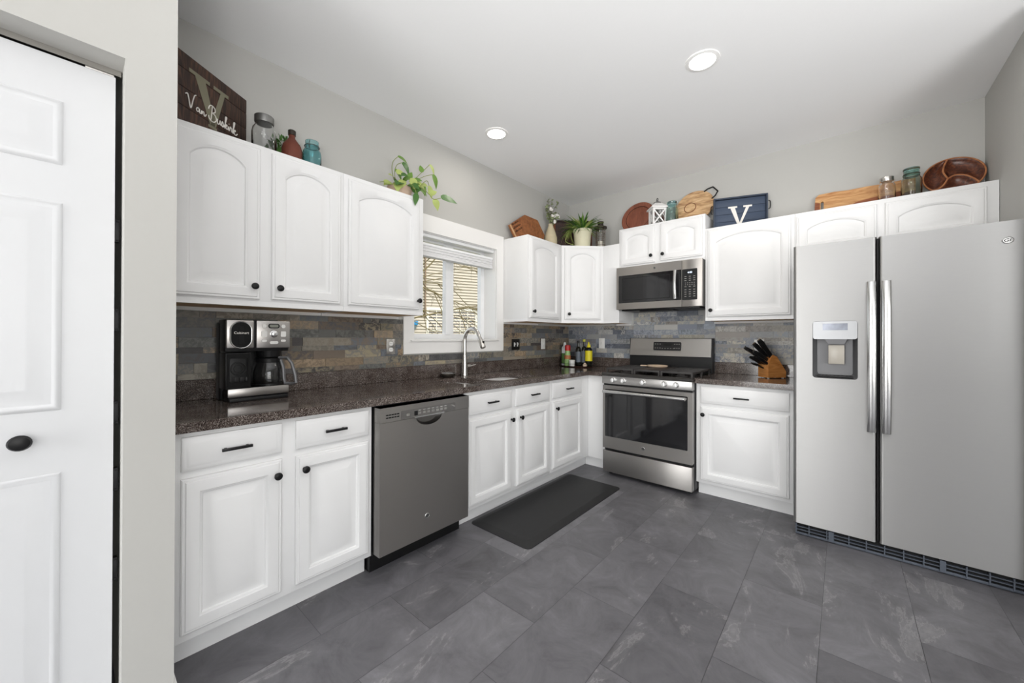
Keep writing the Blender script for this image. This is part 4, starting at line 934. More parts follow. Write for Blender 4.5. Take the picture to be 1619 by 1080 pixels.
# family sign: plank board with a faded V and white script
def family_sign():
    o = V((.28, -3.578, ZT)); u = V((-.25, .354, 0)); Mq = frame(o, u); W, H = .44, .341
    t = thing('wood_sign', 'dark plank wood sign with script name and large faded V', 'sign', o)
    zs = [0, .10, .184, .268, H]
    for a, c in zip(zs, zs[1:]):
        b = B(Mq); b.box((0, a+.001, -.018), (W+.004-.0*a, c-.001, 0), .0015); part('plank', b, W_DARK, t)
    b = B(Mq); b.box((.01, .01, -.024), (W-.01, H-.01, -.0185)); part('back_board', b, SIGNEDGE, t)
    b = B(Mq)
    def pl(*pts): b.prism(pts, .0003, .0012)
    pl((.118, .272), (.222, .272), (.222, .288), (.118, .288)); pl((.243, .272), (.328, .272), (.328, .288), (.243, .288))
    pl((.146, .272), (.226, .088), (.256, .088), (.2, .272)); pl((.256, .088), (.226, .088), (.282, .272), (.306, .272)); pl((.216, .088), (.262, .088), (.262, .076), (.216, .076))
    part('faded_letter', b, SAGE, t)
    L = {  # strokes in sign units (u, v)
        'V': [[(.099, .150), (.108, .156), (.114, .14), (.121, .112), (.126, .11), (.134, .14), (.142, .164), (.149, .17)]],
        'a': [[(.166, .122), (.158, .126), (.152, .118), (.155, .110), (.163, .114), (.167, .124), (.166, .113), (.171, .109), (.175, .114)]],
        'n': [[(.175, .114), (.178, .124), (.178, .110), (.181, .119), (.187, .124), (.189, .114), (.191, .109), (.197, .112), (.2, .12)]],
        'B': [[(.232, .168), (.229, .14), (.225, .112)], [(.212, .150), (.218, .166), (.232, .172), (.246, .166), (.247, .152), (.235, .143), (.249, .138), (.254, .122), (.243, .109), (.228, .107), (.216, .114), (.213, .124)]],
        'u': [[(.256, .122), (.26, .132), (.26, .116), (.266, .112), (.273, .122), (.275, .132), (.275, .117), (.281, .114)]],
        's': [[(.281, .114), (.288, .134), (.293, .122), (.289, .112), (.284, .117)], [(.289, .112), (.298, .117)]],
        'k': [[(.298, .117), (.308, .146), (.312, .163), (.306, .162), (.304, .14), (.302, .112)], [(.304, .124), (.312, .133), (.314, .127), (.306, .123), (.312, .114), (.319, .116)]],
        'i': [[(.319, .116), (.324, .13), (.324, .116), (.329, .114)], [(.326, .142), (.3265, .143)]],
        'r': [[(.329, .114), (.335, .134), (.338, .13), (.343, .13), (.342, .117), (.347, .115)]],
        'k2': [[(.347, .115), (.357, .146), (.361, .163), (.355, .162), (.353, .14), (.351, .112)], [(.353, .124), (.362, .133), (.364, .127), (.355, .123), (.362, .113), (.37, .113), (.377, .122)]]}
    b = B(Mq)
    for ss in L.values():
        for s in ss: b.tube(spline([(x*1.02-.002, (y-.125)*1.15+.130, .0022) for x, y in s], 5), .0024, 6)
    part('script_lettering', b, IVORY, t)
family_sign()
def jar(name, label, x, y, z, r, h, gm, lid, lm, wire=False, g='mason jars above the cabinets', letter=None, lr=.72):
    t = thing(name, label, 'jar', (x, y, z), g); s = h
    out = [(r*.9, 0), (r, .008), (r, s*.60), (r*.93, s*.70), (r*lr, s*.78), (r*lr, s*.84)]
    if lid is None: out += [(r*lr*1.08, s*.86), (r*lr, s*.88), (r*lr, s)]
    inn = [(q-.003, zz) for q, zz in reversed(out)]; inn[-1] = (.001, .006); inn[-2] = (r-.004, .010)
    b = B(); b.lathe(out+inn, (x, y, z), n=32); jb = part('glass_body', b, gm, t)
    if lid:
        b = B(); b.lathe([(r*lr+.002, s*.83), (r*lr+.004, s*.85), (r*lr+.004, s*.985), (r*lr, s), (.002, s)], (x, y, z), n=32); part('lid', b, lm, t)
    if wire:
        b = B(); zz = z+s*.84
        b.tube([(x+(r*lr+.004)*math.cos(a), y+(r*lr+.004)*math.sin(a), zz) for a in [2*PI*k/24 for k in range(24)]], .0016, 6, True)
        dv = V((-.6, -.8, 0)) if y > -1 else V((.8, -.6, 0))
        b.tube([V((x, y, zz))+dv*(r*lr+.003), V((x, y, zz-.03))+dv*(r+.004), V((x, y, zz-.012))+dv*(r+.012), V((x, y, zz+.02))+dv*(r*lr+.006)], .0014, 6); part('wire_bail', b, BRONZE, t)
    if letter:
        Mt = frame((x, y, z+s*.42), letter[1]) @ Matrix.Translation((0, 0, r+.0002)); text('embossed_lettering', letter[0], r*.55, Mt, GLASS, t, .0012, shear=.3)
    return t
jar('glass_jar', 'large clear glass jar with grey lid beside the wood sign', .15, -3.168, ZT, .056, .226, GLASS, True, ZINC, letter=('Ball', (-.1, 1, 0)))
jar('glass_jar', 'blue glass jar without lid left of the trailing plant', .15, -2.93, ZT, .049, .186, TEALG, None, None, True)
jar('glass_jar', 'pale teal glass jar between the white lantern and round board', 1.235, -.16, ZM, .056, .212, AQUAG, True, TEALG, letter=('Ball', (1, .1, 0)))
jar('glass_jar', 'small clear glass jar with steel lid before the long board', 2.674, -.15, ZT, .045, .185, GLASS, True, NICKEL, letter=('Ball', (1, .05, 0)))
jar('glass_jar', 'glass jar with teal neck and wire bail beside the wooden bowl', 2.792, -.15, ZT, .051, .205, mat('pale_grey_green_glass', srgb(226, 232, 222), .05, trans=1), None, None, True)
# teal closure of the last jar
j = [o for o in col.objects if o.get('label', '').startswith('glass jar with teal neck')][0]
b = B(); b.lathe([(.0395, .158), (.0415, .163), (.0385, .168), (.0385, .2), (.041, .203), (.041, .212), (.02, .214)], (2.792, -.15, ZT), n=28); part('closure', b, TEALG, j)
# rusty jug
t = thing('metal_jug', 'rusty brown metal jug with black cap before the small bush', 'jug', (.15, -3.035, ZT))
b = B(); b.lathe([(.046, 0), (.05, .006), (.05, .1), (.044, .125), (.026, .15), (.016, .165), (.0155, .18)], (.15, -3.035, ZT), n=28, sy=1.0); part('body', b, RUST, t)
b = B(); b.lathe([(.019, .1805), (.0195, .205), (.016, .208)], (.15, -3.035, ZT), n=18); part('cap', b, BRONZE, t)

def leaf(b, p, d, up, L, W, droop=.3, fold=.25, n=6):
    p = V(p); d = V(d).normalized(); up = V(up); s = d.cross(up).normalized(); up = s.cross(d).normalized(); rows = []
    for k in range(n+1):
        t = k/n; w = W*(math.sin(PI*min(1, t*.92+.08)**.75))*(1 if k < n else 0)+.0003
        c = p+d*(L*t*(1-droop*.25*t))-up*(droop*L*t*t)
        rows.append([c-s*w+up*w*fold, c, c+s*w+up*w*fold])
    vs = [[b._v(q) for q in r] for r in rows]
    for a, c in zip(vs, vs[1:]):
        for i in range(2): b.bm.faces.new((a[i], a[i+1], c[i+1], c[i]))
def plain(name, b, m, parent, label=None): return part(name, b, m, parent, 80, label)
# small bush behind the jug
t = thing('boxwood_ball', 'small dark green leafy ball behind the jug', 'plant', (.075, -3.05, ZT))
b = B(); b.sphere((.075, -3.05, ZT+.08), .055, 10, 8); b.lathe([(.04, 0), (.045, .02), (.04, .05)], (.075, -3.05, ZT), n=16); part('core', b, LEAFD, t)
b = B(); rr = random.Random(4)
for k in range(260):
    z = rr.uniform(-1, 1); a = rr.uniform(0, 2*PI); q = math.sqrt(1-z*z); d = V((q*math.cos(a), q*math.sin(a), z)); p = V((.075, -3.05, ZT+.1))+d*rr.uniform(.05, .082)*V((.75, 1.1, 1)).length/1.7
    p = V((.078, -3.05, ZT+.1))+V((d.x*.055, d.y*.085, d.z*.085))*rr.uniform(.75, 1.05)
    if p.z < ZT+.004: continue
    leaf(b, p, d+V((rr.uniform(-.6, .6), rr.uniform(-.6, .6), rr.uniform(-.3, .7))), V((rr.uniform(-1, 1), rr.uniform(-1, 1), 1)), .022, .006, .2, .3, 3)
plain('foliage', b, LEAFD, t)
# trailing pothos
t = thing('trailing_plant', 'trailing pothos in a pale pot at the cabinet end', 'plant', (.19, -2.385, ZT))
b = B(); b.lathe([(.06, 0), (.065, .004), (.078, .055), (.082, .06), (.082, .075), (.076, .075), (.07, .055), (.001, .055)], (.19, -2.385, ZT), n=28); pt = part('pot', b, TERRA, t)
b = B(); b.lathe([(.074, .066), (.03, .072), (.001, .073)], (.19, -2.385, ZT), n=24); part('soil', b, SOIL, pt)
def stem_pts(*p): return spline(p, 5)
C0 = V((.19, -2.385, ZT+.07))
vines = [  # (points, leaf specs)
    [(.19, -2.40, 2.225), (.21, -2.45, 2.29), (.215, -2.455, 2.37), (.215, -2.415, 2.425)],
    [(.2, -2.41, 2.225), (.215, -2.44, 2.3), (.225, -2.43, 2.36), (.225, -2.39, 2.39)],
    [(.18, -2.42, 2.22), (.2, -2.46, 2.245), (.22, -2.52, 2.225), (.24, -2.56, 2.205)],
    [(.2, -2.36, 2.225), (.22, -2.3, 2.3), (.22, -2.23, 2.38), (.22, -2.165, 2.455)],
    [(.2, -2.36, 2.22), (.23, -2.3, 2.29), (.24, -2.22, 2.35), (.24, -2.15, 2.385)],
    [(.21, -2.37, 2.22), (.25, -2.27, 2.27), (.25, -2.21, 2.32), (.25, -2.19, 2.29)],
    [(.22, -2.36, 2.22), (.30, -2.30, 2.235), (.335, -2.25, 2.19), (.345, -2.22, 2.165), (.36, -2.17, 2.185)],
    [(.22, -2.4, 2.22), (.29, -2.37, 2.235), (.325, -2.36, 2.20), (.335, -2.355, 2.17)]]
bs = B(); bl = B(); by = B(); bd = B()
for v in vines: bs.tube(stem_pts(*v), .0022, 6)
part('stem', bs, STEM, t)
LF = [(vines[0][-1], (.1, .9, -.05), .115, .02, bl, .45), (vines[1][-1], (.15, .8, -.5), .10, .024, bd, .5), ((.22, -2.44, 2.33), (.1, .8, -.5), .085, .02, bl, .4),
      (vines[2][1], (.3, -.7, -.35), .07, .022, by, .2), (vines[2][2], (.2, .8, .1), .06, .02, by, .2), (vines[3][-1], (.1, .75, -.5), .09, .018, by, .5), (vines[3][2], (.0, -.2, 1), .05, .016, bl, .2),
      (vines[4][-1], (.1, .6, -.9), .10, .019, bl, .4), (vines[5][-1], (.1, .3, -1), .085, .017, by, .2), ((.25, -2.25, 2.285), (.2, .3, -1), .08, .018, bl, .2),
      (vines[6][-1], (.25, .95, .1), .135, .034, bd, .25), (vines[6][3], (.3, .45, -.8), .075, .025, by, .4), (vines[6][2], (.4, .4, .55), .06, .024, by, .5), (vines[7][-1], (.25, -.25, -1), .085, .017, bd, .2),
      ((.25, -2.42, 2.245), (.6, -.6, -.25), .085, .03, bd, .3), ((.26, -2.36, 2.245), (.8, .15, -.2), .09, .03, bd, .3), ((.23, -2.33, 2.26), (.6, .5, .1), .07, .022, by, .4), ((.22, -2.38, 2.26), (.6, -.1, .4), .07, .024, bl, .5),
      ((.24, -2.3, 2.285), (.5, .3, -.2), .075, .022, by, .5), ((.23, -2.345, 2.29), (.3, .2, .9), .06, .018, bl, .3), ((.22, -2.44, 2.26), (.4, -.4, .2), .08, .022, by, .4), ((.25, -2.34, 2.25), (.5, .5, -.7), .08, .022, bl, .3)]
rr = random.Random(5)
for k in range(16):
    p = (rr.uniform(.2, .27), rr.uniform(-2.46, -2.27), rr.uniform(2.235, 2.30)); LF.append((p, (rr.uniform(.2, .9), rr.uniform(-.8, .8), rr.uniform(-.8, .3)), rr.uniform(.06, .095), rr.uniform(.018, .027), (bl, by, bd, by)[k % 4], .4))
for p, d, L, W, bb, dr_ in LF: leaf(bb, p, d, (.75, -.35, .55), L*1.08, W*1.15, dr_, .15)
plain('leaves', bl, LEAF, t); plain('dark_leaves', bd, LEAFD, t, 'deep green leaves'); plain('variegated_leaves', by, LEAFY, t, 'pale yellow-green leaves')

# carved board leaning on the left wall
def board_pts(Mx, poly, t0, t1): return B().prism(poly, t0, t1, Mx)
t = thing('cutting_board', 'engraved brown wooden cutting board tilted against the window wall', 'cutting board', (.06, -.87, ZT))
Mh = frame((.085, -.87, ZT), (0, 1, 0), v=(-.12, 0, 1))
hp = [(-.17, .001), (.22, .001), (.30, .15), (.2, .292), (-.01, .297), (-.262, .135)]
b = B(); b.prism(hp, -.02, 0, Mh); part('board', b, W_HEX, t)
b = B(Mh); rr = random.Random(9); ux, uy = V((.842, .54, 0)), V((-.54, .842, 0))
for r in range(3):
    s0 = -.02
    while s0 < .10:
        L = rr.uniform(.008, .02); p = V((-.165, .085, .0003))+ux*s0+uy*(r*.036); q = p+ux*L
        h = uy*rr.uniform(.012, .024); b.tube([p+V((0, 0, .0006)), p+h*.6+ux*L*.2+V((0, 0, .0006)), p+h+ux*L*.6+V((0, 0, .0006)), q+h*.1+V((0, 0, .0006))], .0016, 5); s0 += L+.004
part('engraving', b, SIGNEDGE, t)
b = B(Mh); b.tube([(-.25+k*.001, 0, 0) for k in range(2)], .0001, 3)
b = B(Mh); b.prism([(-.262, .135), (-.245, .146), (-.155, .016), (-.17, .001)], .0003, .002); part('edge_band', b, W_ROUND, t)
# vase with cotton stems
vx, vy = .02, -.485
t = thing('vase', 'speckled cream ceramic vase on the corner wall cabinet', 'vase', (vx, vy, ZT))
b = B(); b.lathe([(.05, 0), (.058, .01), (.07, .09), (.068, .14), (.05, .2), (.03, .25), (.024, .275), (.027, .283), (.022, .283), (.019, .27), (.001, .26)], (vx+.065, vy, ZT), n=32)
vx += .065
part('body', b, VASEM, t)
t = thing('cotton_bouquet', 'dried cotton and eucalyptus stems standing in the cream vase', 'flowers', (vx, vy, ZT+.262))
b = B(); bc = B(); bl2 = B(); rr = random.Random(12); top = V((vx, vy, ZT+.262))
tips = [(-.03, -.10, .20), (.0, -.01, .27), (.03, .08, .25), (-.02, -.07, .27), (.02, .10, .14), (.04, -.05, .10), (.03, .03, .12), (.05, .05, .09), (.04, -.09, .10), (-.01, -.13, .17), (.05, .0, .04)]
for k, (dx, dy, dz) in enumerate(tips):
    e = top+V((dx+.02, dy*.75-dx*.2, dz)); b.tube(spline([top+V((0, 0, .0)), top+V((dx*.2, dy*.15, dz*.5)), e], 4), .0014, 5)
    for q in range(17):
        s = rr.uniform(.3, 1); p = top.lerp(e, s)+V((rr.uniform(-.012, .012), rr.uniform(-.012, .012), 0))
        leaf(bl2, p, (rr.uniform(-1, 1), rr.uniform(-1, 1), rr.uniform(-.2, .8)), (rr.uniform(-1, 1), rr.uniform(-1, 1), 1), .028, .011, .2, .2, 3)
for (dx, dy, dz) in [(.04, -.052, .16), (.05, -.04, .09), (.045, .015, .10), (.04, .055, .125), (.06, -.005, .035), (.04, .075, .11)]:
    p = top+V((dx, dy, dz)); b.tube([top, p], .0014, 5)
    for q in range(4): bc.sphere(p+V((rr.uniform(-.008, .008), rr.uniform(-.01, .01), rr.uniform(-.008, .008))), .0155, 8, 6)
part('stems', b, TWIG, t); part('cotton_bolls', bc, COTTON, t); plain('eucalyptus_leaves', bl2, SAGELEAF, t)
# dark panel standing across the corner
t = thing('wooden_tray', 'dark walnut tray standing upright across the cabinet corner', 'tray', (.16, -.17, ZT))
Mc = frame((.03, -.322, ZT), (1, 1, 0)); W = .40; H = .372
b = B(Mc); b.box((0, 0, -.014), (W, H, -.004)); part('base', b, W_WALNUT, t)
b = B(Mc); b.box((-.024, 0, -.016), (-.0005, H+.006, .022), .002); part('side', b, W_CHERRY, t)
b = B(Mc); b.box((W+.0005, 0, -.016), (W+.012, H+.003, .02), .002); part('side', b, W_CHERRY, t)
b = B(Mc); b.box((.0, H-.014, -.0035), (W, H, .018), .002); part('top_rail', b, W_WALNUT, t)
b = B(Mc); b.box((0, 0, -.0035), (W, .012, .018), .002); part('bottom_rail', b, W_WALNUT, t)
# spider plant
px, py = .375, -.322
t = thing('spider_plant', 'spider plant with arching striped leaves in a cream pot', 'plant', (px, py, ZT))
b = B(); b.lathe([(.074, 0), (.078, .004), (.092, .17), (.098, .175), (.098, .2), (.092, .2), (.086, .17), (.001, .165)], (px, py, ZT), n=36); pt = part('pot', b, CREAM, t)
b = B(); b.lathe([(.088, .184), (.03, .192), (.001, .193)], (px, py, ZT), n=24); part('soil', b, SOIL, pt)
bl = B(); bd = B(); by = B(); rr = random.Random(21); c0 = V((px, py, ZT+.19))
for k in range(120):
    a = rr.uniform(0, 2*PI); el = rr.uniform(.25, 1.4); d = V((math.cos(a)*math.cos(el), math.sin(a)*math.cos(el), math.sin(el)))
    leaf((bl, bd, bd, by)[k % 4], c0+V((math.cos(a), math.sin(a), 0))*rr.uniform(0, .045), d, (0, 0, 1), rr.uniform(.15, .27), .0105, rr.uniform(.25, .8), .35, 8)
vd = V((-.75, -.66, 0))
for k in range(34):
    p = c0+V((-.07+rr.uniform(-.02, .02), -.06+rr.uniform(-.02, .02), .02)); d = V((-.6+rr.uniform(-.5, .5), -.7+rr.uniform(-.4, .4), rr.uniform(-.4, .4)))
    leaf((by, by, bl)[k % 3], p, d, (0, 0, 1), rr.uniform(.08, .15), .006, rr.uniform(.8, 1.3), .3, 7)
bs = B(); bs.tube(stem_pts(c0+V((-.06, -.06, 0)), c0+V((-.12, -.10, -.02)), c0+V((-.14, -.10, -.10)), c0+V((-.09, -.09, -.135)), c0+V((-.06, -.075, -.145))), .0025, 6)
plain('leaves', bl, LEAF, t); plain('dark_leaves', bd, LEAFD, t, 'deep green leaves'); plain('striped_leaves', by, LEAFY, t, 'pale yellow-striped leaves'); part('runner', bs, LEAFY, t)
# wire lantern with candle
lx, ly = .505, -.172
t = thing('lantern', 'dark metal wire-mesh lantern right of the spider plant', 'lantern', (lx, ly, ZT))
b = B(); b.lathe([(.052, 0), (.052, .012), (.01, .012)], (lx, ly, ZT), n=24); part('base', b, BRONZE, t)
b = B(); b.lathe([(.046, .0125), (.046, .225), (.0435, .225), (.0435, .0125)], (lx, ly, ZT), n=28, caps=False); part('glass', b, GLASS, t)
b = B()
for k in range(10):
    a = 2*PI*k/10; b.tube([(lx+.049*math.cos(a), ly+.049*math.sin(a), ZT+.0125), (lx+.049*math.cos(a), ly+.049*math.sin(a), ZT+.228)], .0014, 5)
for z in (.05, .09, .13, .17, .21): b.tube([(lx+.049*math.cos(a), ly+.049*math.sin(a), ZT+z) for a in [2*PI*k/24 for k in range(24)]], .0014, 5, True)
part('wire_mesh', b, WIREM, t)
b = B(); b.lathe([(.067, .226), (.067, .242), (.035, .252), (.03, .255), (.03, .285), (.034, .288), (.034, .296), (.02, .298)], (lx, ly, ZT), n=24); part('cap', b, BRONZE, t)
b = B(); b.lathe([(.03, .0125), (.03, .09), (.02, .092)], (lx, ly, ZT), n=20); part('candle', b, CANDLE, t)
# red-brown charger plate
t = thing('charger_plate', 'round red-brown wooden charger plate leaning left of the white lantern', 'plate', (.862, -.05, ZM))
Mp_ = frame((.865, -.105, ZM), (1, 0, 0), v=(0, .3, 1)) @ Matrix.Translation((0, .172, .002))
b = B(); b.lathe([(.09, -.016), (.172, -.004), (.172, .002), (.165, .004), (.128, .001), (.124, -.005), (.12, -.004), (.001, -.004)], M=Mp_, n=56); part('dish', b, W_CHARGER, t)
b = B(Mp_); b.tube([(.126*math.cos(a), .126*math.sin(a), -.0005) for a in [2*PI*k/48 for k in range(48)]], .0022, 6, True); part('groove', b, SIGNEDGE, t)
# white wooden lantern
def white_lantern():
    cx, cy = 1.105, -.175; Mz = Matrix.Translation((cx, cy, ZM)) @ Matrix.Rotation(math.radians(40), 4, 'Z')
    t = thing('lantern', 'white wooden lantern with crossed sides beside the teal jar', 'lantern', (cx, cy, ZM)); a = .055; H = .165
    b = B(Mz); b.box((-a-.004, -a-.004, 0), (a+.004, a+.004, .014), .001)
    for sx in (-1, 1):
        for sy in (-1, 1): b.box((sx*a-.007, sy*a-.007, .014), (sx*a+.007, sy*a+.007, H))
    for s in (-1, 1):
        b.box((-a, s*a-.006, H-.016), (a, s*a+.006, H)); b.box((s*a-.006, -a, H-.016), (s*a+.006, a, H))
        for q in (-1, 1):
            b.tube([(-a*.9, s*a, .018 if q > 0 else H-.018), (a*.9, s*a, H-.018 if q > 0 else .018)], .0075, 4)
            b.tube([(s*a, -a*.9, .018 if q > 0 else H-.018), (s*a, a*.9, H-.018 if q > 0 else .018)], .0075, 4)
    part('body', b, TRIM, t)
    b = B(Mz); r = a+.022
    b.loops([[(-r, -r, H), (r, -r, H), (r, r, H), (-r, r, H)], [(-r, -r, H+.012), (r, -r, H+.012), (r, r, H+.012), (-r, r, H+.012)], [(-.03, -.03, H+.055), (.03, -.03, H+.055), (.03, .03, H+.055), (-.03, .03, H+.055)]]); part('roof', b, TRIM, t)
    b = B(Mz); b.lathe([(.036, H+.0555), (.034, H+.066), (.014, H+.074), (.012, H+.08)], n=20); part('vent_cap', b, ZINC, t)
    b = B(Mz); b.tube([(.0, .018*math.cos(q), H+.092+.016*math.sin(q)) for q in [2*PI*k/20 for k in range(20)]], .003, 6, True); part('ring', b, BLACK, t)
    b = B(Mz); b.box((-a+.008, -a+.008, .0145), (a-.008, a-.008, H-.02)); part('glass', b, GLASS, t)
white_lantern()
# round board with black handle
Mr = frame((1.405, -.115, ZM), (1, 0, 0), v=(0, .33, 1)) @ Matrix.Translation((0, .165, .004))
t = thing('serving_board', 'large round light wood board with black iron handle', 'serving board', (1.405, -.1, ZM))
b = B(); b.lathe([(.155, -.02), (.163, -.018), (.165, -.012), (.165, -.004), (.162, 0), (.001, 0)], M=Mr, n=64); part('board', b, W_ROUND, t)
b = B(Mr); b.tube([(-.035+.05*math.cos(a), -.008+.05*math.sin(a), .002) for a in [2*PI*k/40 for k in range(40)]], .003, 6, True); part('inlaid_ring', b, W_CHERRY, t)
b = B(Mr); a = math.radians(38); ax = V((math.cos(a), math.sin(a), 0)); bx = V((-math.sin(a), math.cos(a), 0))
b.tube([ax*.14+bx*.058+V((0, 0, .006)), ax*.175+bx*.056+V((0, 0, .006)), ax*.215+bx*.036+V((0, 0, .008)), ax*.215-bx*.036+V((0, 0, .008)), ax*.175-bx*.056+V((0, 0, .006)), ax*.14-bx*.058+V((0, 0, .006))], .0062, 8); part('handle', b, BLACK, t)
# blue V sign
o = V((1.59, -.17, ZT)); Ms = frame(o, (.379, .13, 0)); W, H = .401, .278
t = thing('letter_tray', 'navy blue plank tray with a white letter V', 'tray', o)
for k in range(4):
    b = B(Ms); b.box((.012, .012+k*.0635, -.012), (W-.012, .0735+k*.0635, 0), .001); part('plank', b, BLUEW, t)
b = B(Ms); b.box((0, 0, -.016), (.0115, H, .022), .001); b.box((W-.0115, 0, -.016), (W, H, .022), .001); b.box((.012, H-.0115, -.016), (W-.012, H, .022), .001); b.box((.012, 0, -.016), (W-.012, .0115, .022), .001); part('frame', b, BLUEF, t)
b = B(Ms); pl = lambda *p: b.prism(p, .0004, .003)
pl((.113, .187), (.181, .187), (.181, .201), (.113, .201)); pl((.226, .187), (.29, .187), (.29, .201), (.226, .201)); pl((.130, .187), (.186, .035), (.206, .035), (.164, .187)); pl((.206, .035), (.19, .035), (.246, .187), (.27, .187)); part('letter', b, IVORY, t)
for sx in (-.006, W+.006):
    b = B(Ms); b.tube(spline([(sx, .15, .004), (sx*1.0+(-.012 if sx < 0 else .012), .16, .006), (sx+(-.012 if sx < 0 else .012), .21, .006), (sx, .22, .004)], 4), .004, 6); part('handle', b, BLACK, t)
# long acacia board
t = thing('cutting_board', 'long two-tone wooden board with slot handle above the refrigerator', 'cutting board', (2.56, -.04, ZT))
Mg = frame((2.275, -.075, ZT), (1, 0, 0), v=(0, .22, 1))
top = [(.55, .188), (.5, .187), (.4, .183), (.3, .188), (.2, .186), (.12, .194), (.03, .192), (.008, .17)]
slot = rrect(.04, .05, .058, .13, .008, 4)
b = B(); b.plate([(.0, .001), (.55, .001)]+top, [slot], -.018, 0, Mg); part('board', b, W_LONG, t)
b = B(Mg); b.prism([(.13, .012), (.549, .012), (.549, .108), (.5, .105), (.38, .098), (.25, .08), (.19, .05)], .0002, .0012); b.prism([(.001, .006), (.035, .006), (.035, .12), (.006, .13)], .0002, .0012); part('heartwood_stripe', b, W_LONGR, t)
# three-part wooden bowl
def bowl():
    t = thing('divided_bowl', 'round three-part wooden bowl propped in the right corner', 'bowl', (2.99, -.06, ZT))
    R0 = .14; Mb = frame((2.988, -.115, ZT), (1, 0, 0), v=(0, .4, 1)) @ Matrix.Translation((0, R0+.001, .02))
    ridges = [spline([(-.13, .97, 0), (-.26, .6, 0), (-.30, .25, 0), (-.18, -.15, 0)], 12), spline([(-.18, -.15, 0), (.05, -.03, 0), (.32, -.1, 0), (.58, -.36, 0), (.74, -.64, 0)], 12), spline([(-.18, -.15, 0), (-.32, -.45, 0), (-.52, -.65, 0), (-.72, -.67, 0)], 12)]
    pts = [(p.x, p.y) for r in ridges for p in r]
    def well(p, q):
        r = math.hypot(p, q); d = min(min(math.hypot(p-a, q-c) for a, c in pts)-.035, .93-r)
        return -.036*(1-math.exp(-max(0, d)*7))
    b = B(); N, K = 80, 26; rings = []
    for k in range(K):
        r = 1-k/(K-1)*.999
        rings.append([Mb @ V((R0*r*math.cos(2*PI*i/N), R0*r*math.sin(2*PI*i/N), well(r*math.cos(2*PI*i/N), r*math.sin(2*PI*i/N)))) for i in range(N)])
    back = [[Mb @ V((R0*r*math.cos(2*PI*i/N), R0*r*math.sin(2*PI*i/N), z)) for i in range(N)] for r, z in ((.3, -.045), (.7, -.045), (.9, -.032), (.985, -.008))]
    b.loops(back+rings); part('wells', b, W_BOWL, t, 60)
    b = B(Mb); b.tube([(R0*.965*math.cos(a), R0*.965*math.sin(a), 0) for a in [2*PI*k/80 for k in range(80)]], .0042, 8, True); part('rim', b, W_BOWLRIM, t, label='lighter brown rim')
    b = B(Mb)
    for r in ridges: b.tube([p*R0 for p in r], .0048, 8)
    part('divider', b, W_BOWLRIM, t, label='lighter brown swirling dividers')
bowl()
# ------------------------------------------------------------------ outside the window: neighbour's house, tree, lawn
b = B(); b.box((-30, -25, -.6), (-.2, 30, -.4)); o = struct('ground_outside', b, mat('winter_grass', srgb(120, 120, 84), .9, noise=.3, scale=4))
SID = mat('beige_siding', srgb(196, 187, 168), .6, noise=.06, scale=6)
Mn = frame((-8.665, 5.08, 0), (.3746, .9272, 0))
hs_ = thing('neighbour_house', 'beige lap-sided house seen through the kitchen window', 'house', Mn @ V((0, -.4, 0)))
b = B(Mn); z = -.4; P = .107; rings = []
prof = []
while z < 5.4: prof += [(z, .045), (z+P-.001, .002)]; z += P
b.loops([[(-7, zz, nn) for zz, nn in prof]+[(-7, 5.4, -.3), (-7, -.4, -.3)], [(6, zz, nn) for zz, nn in prof]+[(6, 5.4, -.3), (6, -.4, -.3)]]); part('siding', b, SID, hs_, None)
CREAMT = mat('cream_house_trim', srgb(236, 232, 214), .5); HG = mat('house_window_glass', srgb(78, 84, 98), .1, noise=.15, scale=3)
b = B(Mn); b.plate([(-.62, .5), (1.33, .5), (1.33, 2.3), (-.62, 2.3)], [[(-.54, .58), (1.25, .58), (1.25, 1.46), (-.54, 1.46)], [(-.54, 1.51), (1.25, 1.51), (1.25, 2.21), (-.54, 2.21)]], .0, .06)
for k in range(1, 6): b.box((-.54+.298*k-.012, .58, .02), (-.54+.298*k+.012, 2.21, .045))
b.box((-.54, 1.85, .02), (1.25, 1.875, .045)); wf = part('window_frame', b, CREAMT, hs_)
b = B(Mn); b.box((-.53, .59, .005), (1.24, 2.205, .015)); part('window_glass', b, HG, wf)
b = B(Mn); b.box((-.69, 1.95, .02), (-.64, 5.3, .09)); part('downspout', b, mat('brown_downspout', srgb(132, 112, 88), .5), hs_)
b = B(Mn); b.prism([(-7.3, 5.35), (6.3, 5.35), (6.3, 5.6), (-7.3, 5.6)], -.6, .5); b.prism([(-7.3, 5.6), (6.3, 5.6), (6.3, 8), (-7.3, 8)], -.6, -.5); part('eave', b, CREAMT, hs_)
t = thing('utility_meter', 'blue-topped rounded fixture on the beige siding', 'fixture', Mn @ V((-1.13, 1.43, .03)))
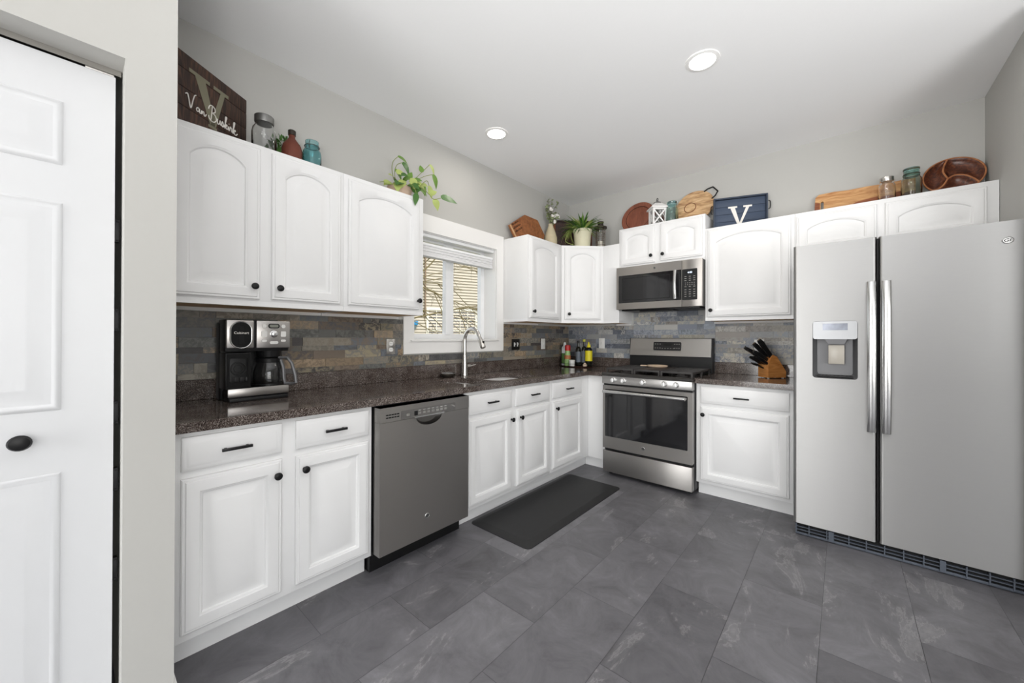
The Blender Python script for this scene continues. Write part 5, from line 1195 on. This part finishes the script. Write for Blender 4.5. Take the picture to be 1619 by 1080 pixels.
b = B(Mn); b.loops([[(-1.13+.19*s*math.cos(a), 1.80+.36*math.sin(a)*.98, n) for a in [PI+PI*k/14 for k in range(15)]] for s, n in ((1, .026), (1, .10), (.85, .14))]); part('body', b, mat('meter_grey', srgb(96, 112, 112), .4), t)
b = B(Mn); b.box((-1.33, 1.66, .14), (-.94, 1.80, .16), .004); part('top_band', b, mat('meter_blue', srgb(44, 140, 190), .4), t)
# tree between the houses
BARK = mat('pale_bark', srgb(124, 112, 74), .8, noise=.2, scale=12)
t = thing('bare_tree', 'bare spring tree with thin branches before the beige house', 'tree', (-4.6, .2, -.4))
b = B(); b.tube(spline([(-4.6, .2, -.4), (-4.58, .22, 1.0), (-4.5, .3, 2.4), (-4.55, .4, 4.2)], 6), [.09]*7+[.075]*6+[.06]*6, 10); part('trunk', b, BARK, t)
rr = random.Random(33); bt = B(); bk = B()
def branch(p, d, L, r, dep):
    p = V(p); d = V(d).normalized(); pts = [p]
    for k in range(5):
        d = (d+V((rr.uniform(-.16, .16), rr.uniform(-.16, .16), rr.uniform(-.13, .13)-.02))).normalized(); pts.append(pts[-1]+d*L/5)
    (bk if dep == 0 else bt).tube(spline(pts, 3), [r*(1-.75*i/15) for i in range(16)], 6)
    if dep < 2:
        for k in range(6 if dep == 0 else 4):
            q = pts[rr.randint(1, 4)]; nd = (d+V((rr.uniform(-.8, .8), rr.uniform(-.6, .9), rr.uniform(-.9, .5)))).normalized(); branch(q, nd, L*rr.uniform(.45, .7), r*.5, dep+1)
for z, dy, dz in ((1.4, .9, .32), (1.75, .95, .15), (2.1, .8, .5), (2.5, .9, -.12), (2.9, .9, .1), (2.3, 1, .25)):
    branch((-4.5, .3, z), (rr.uniform(-.35, .35), dy, dz), rr.uniform(2.2, 3.2), .02, 0)
part('branches', bk, BARK, t); part('twigs', bt, BARK, t)
# roof over the kitchen so that no sun falls through the ceiling line
b = B(); b.box((-.5, YB-.3, ZC+.14), (XE+.4, .4, ZC+.3)); struct('roof', b, GAP)
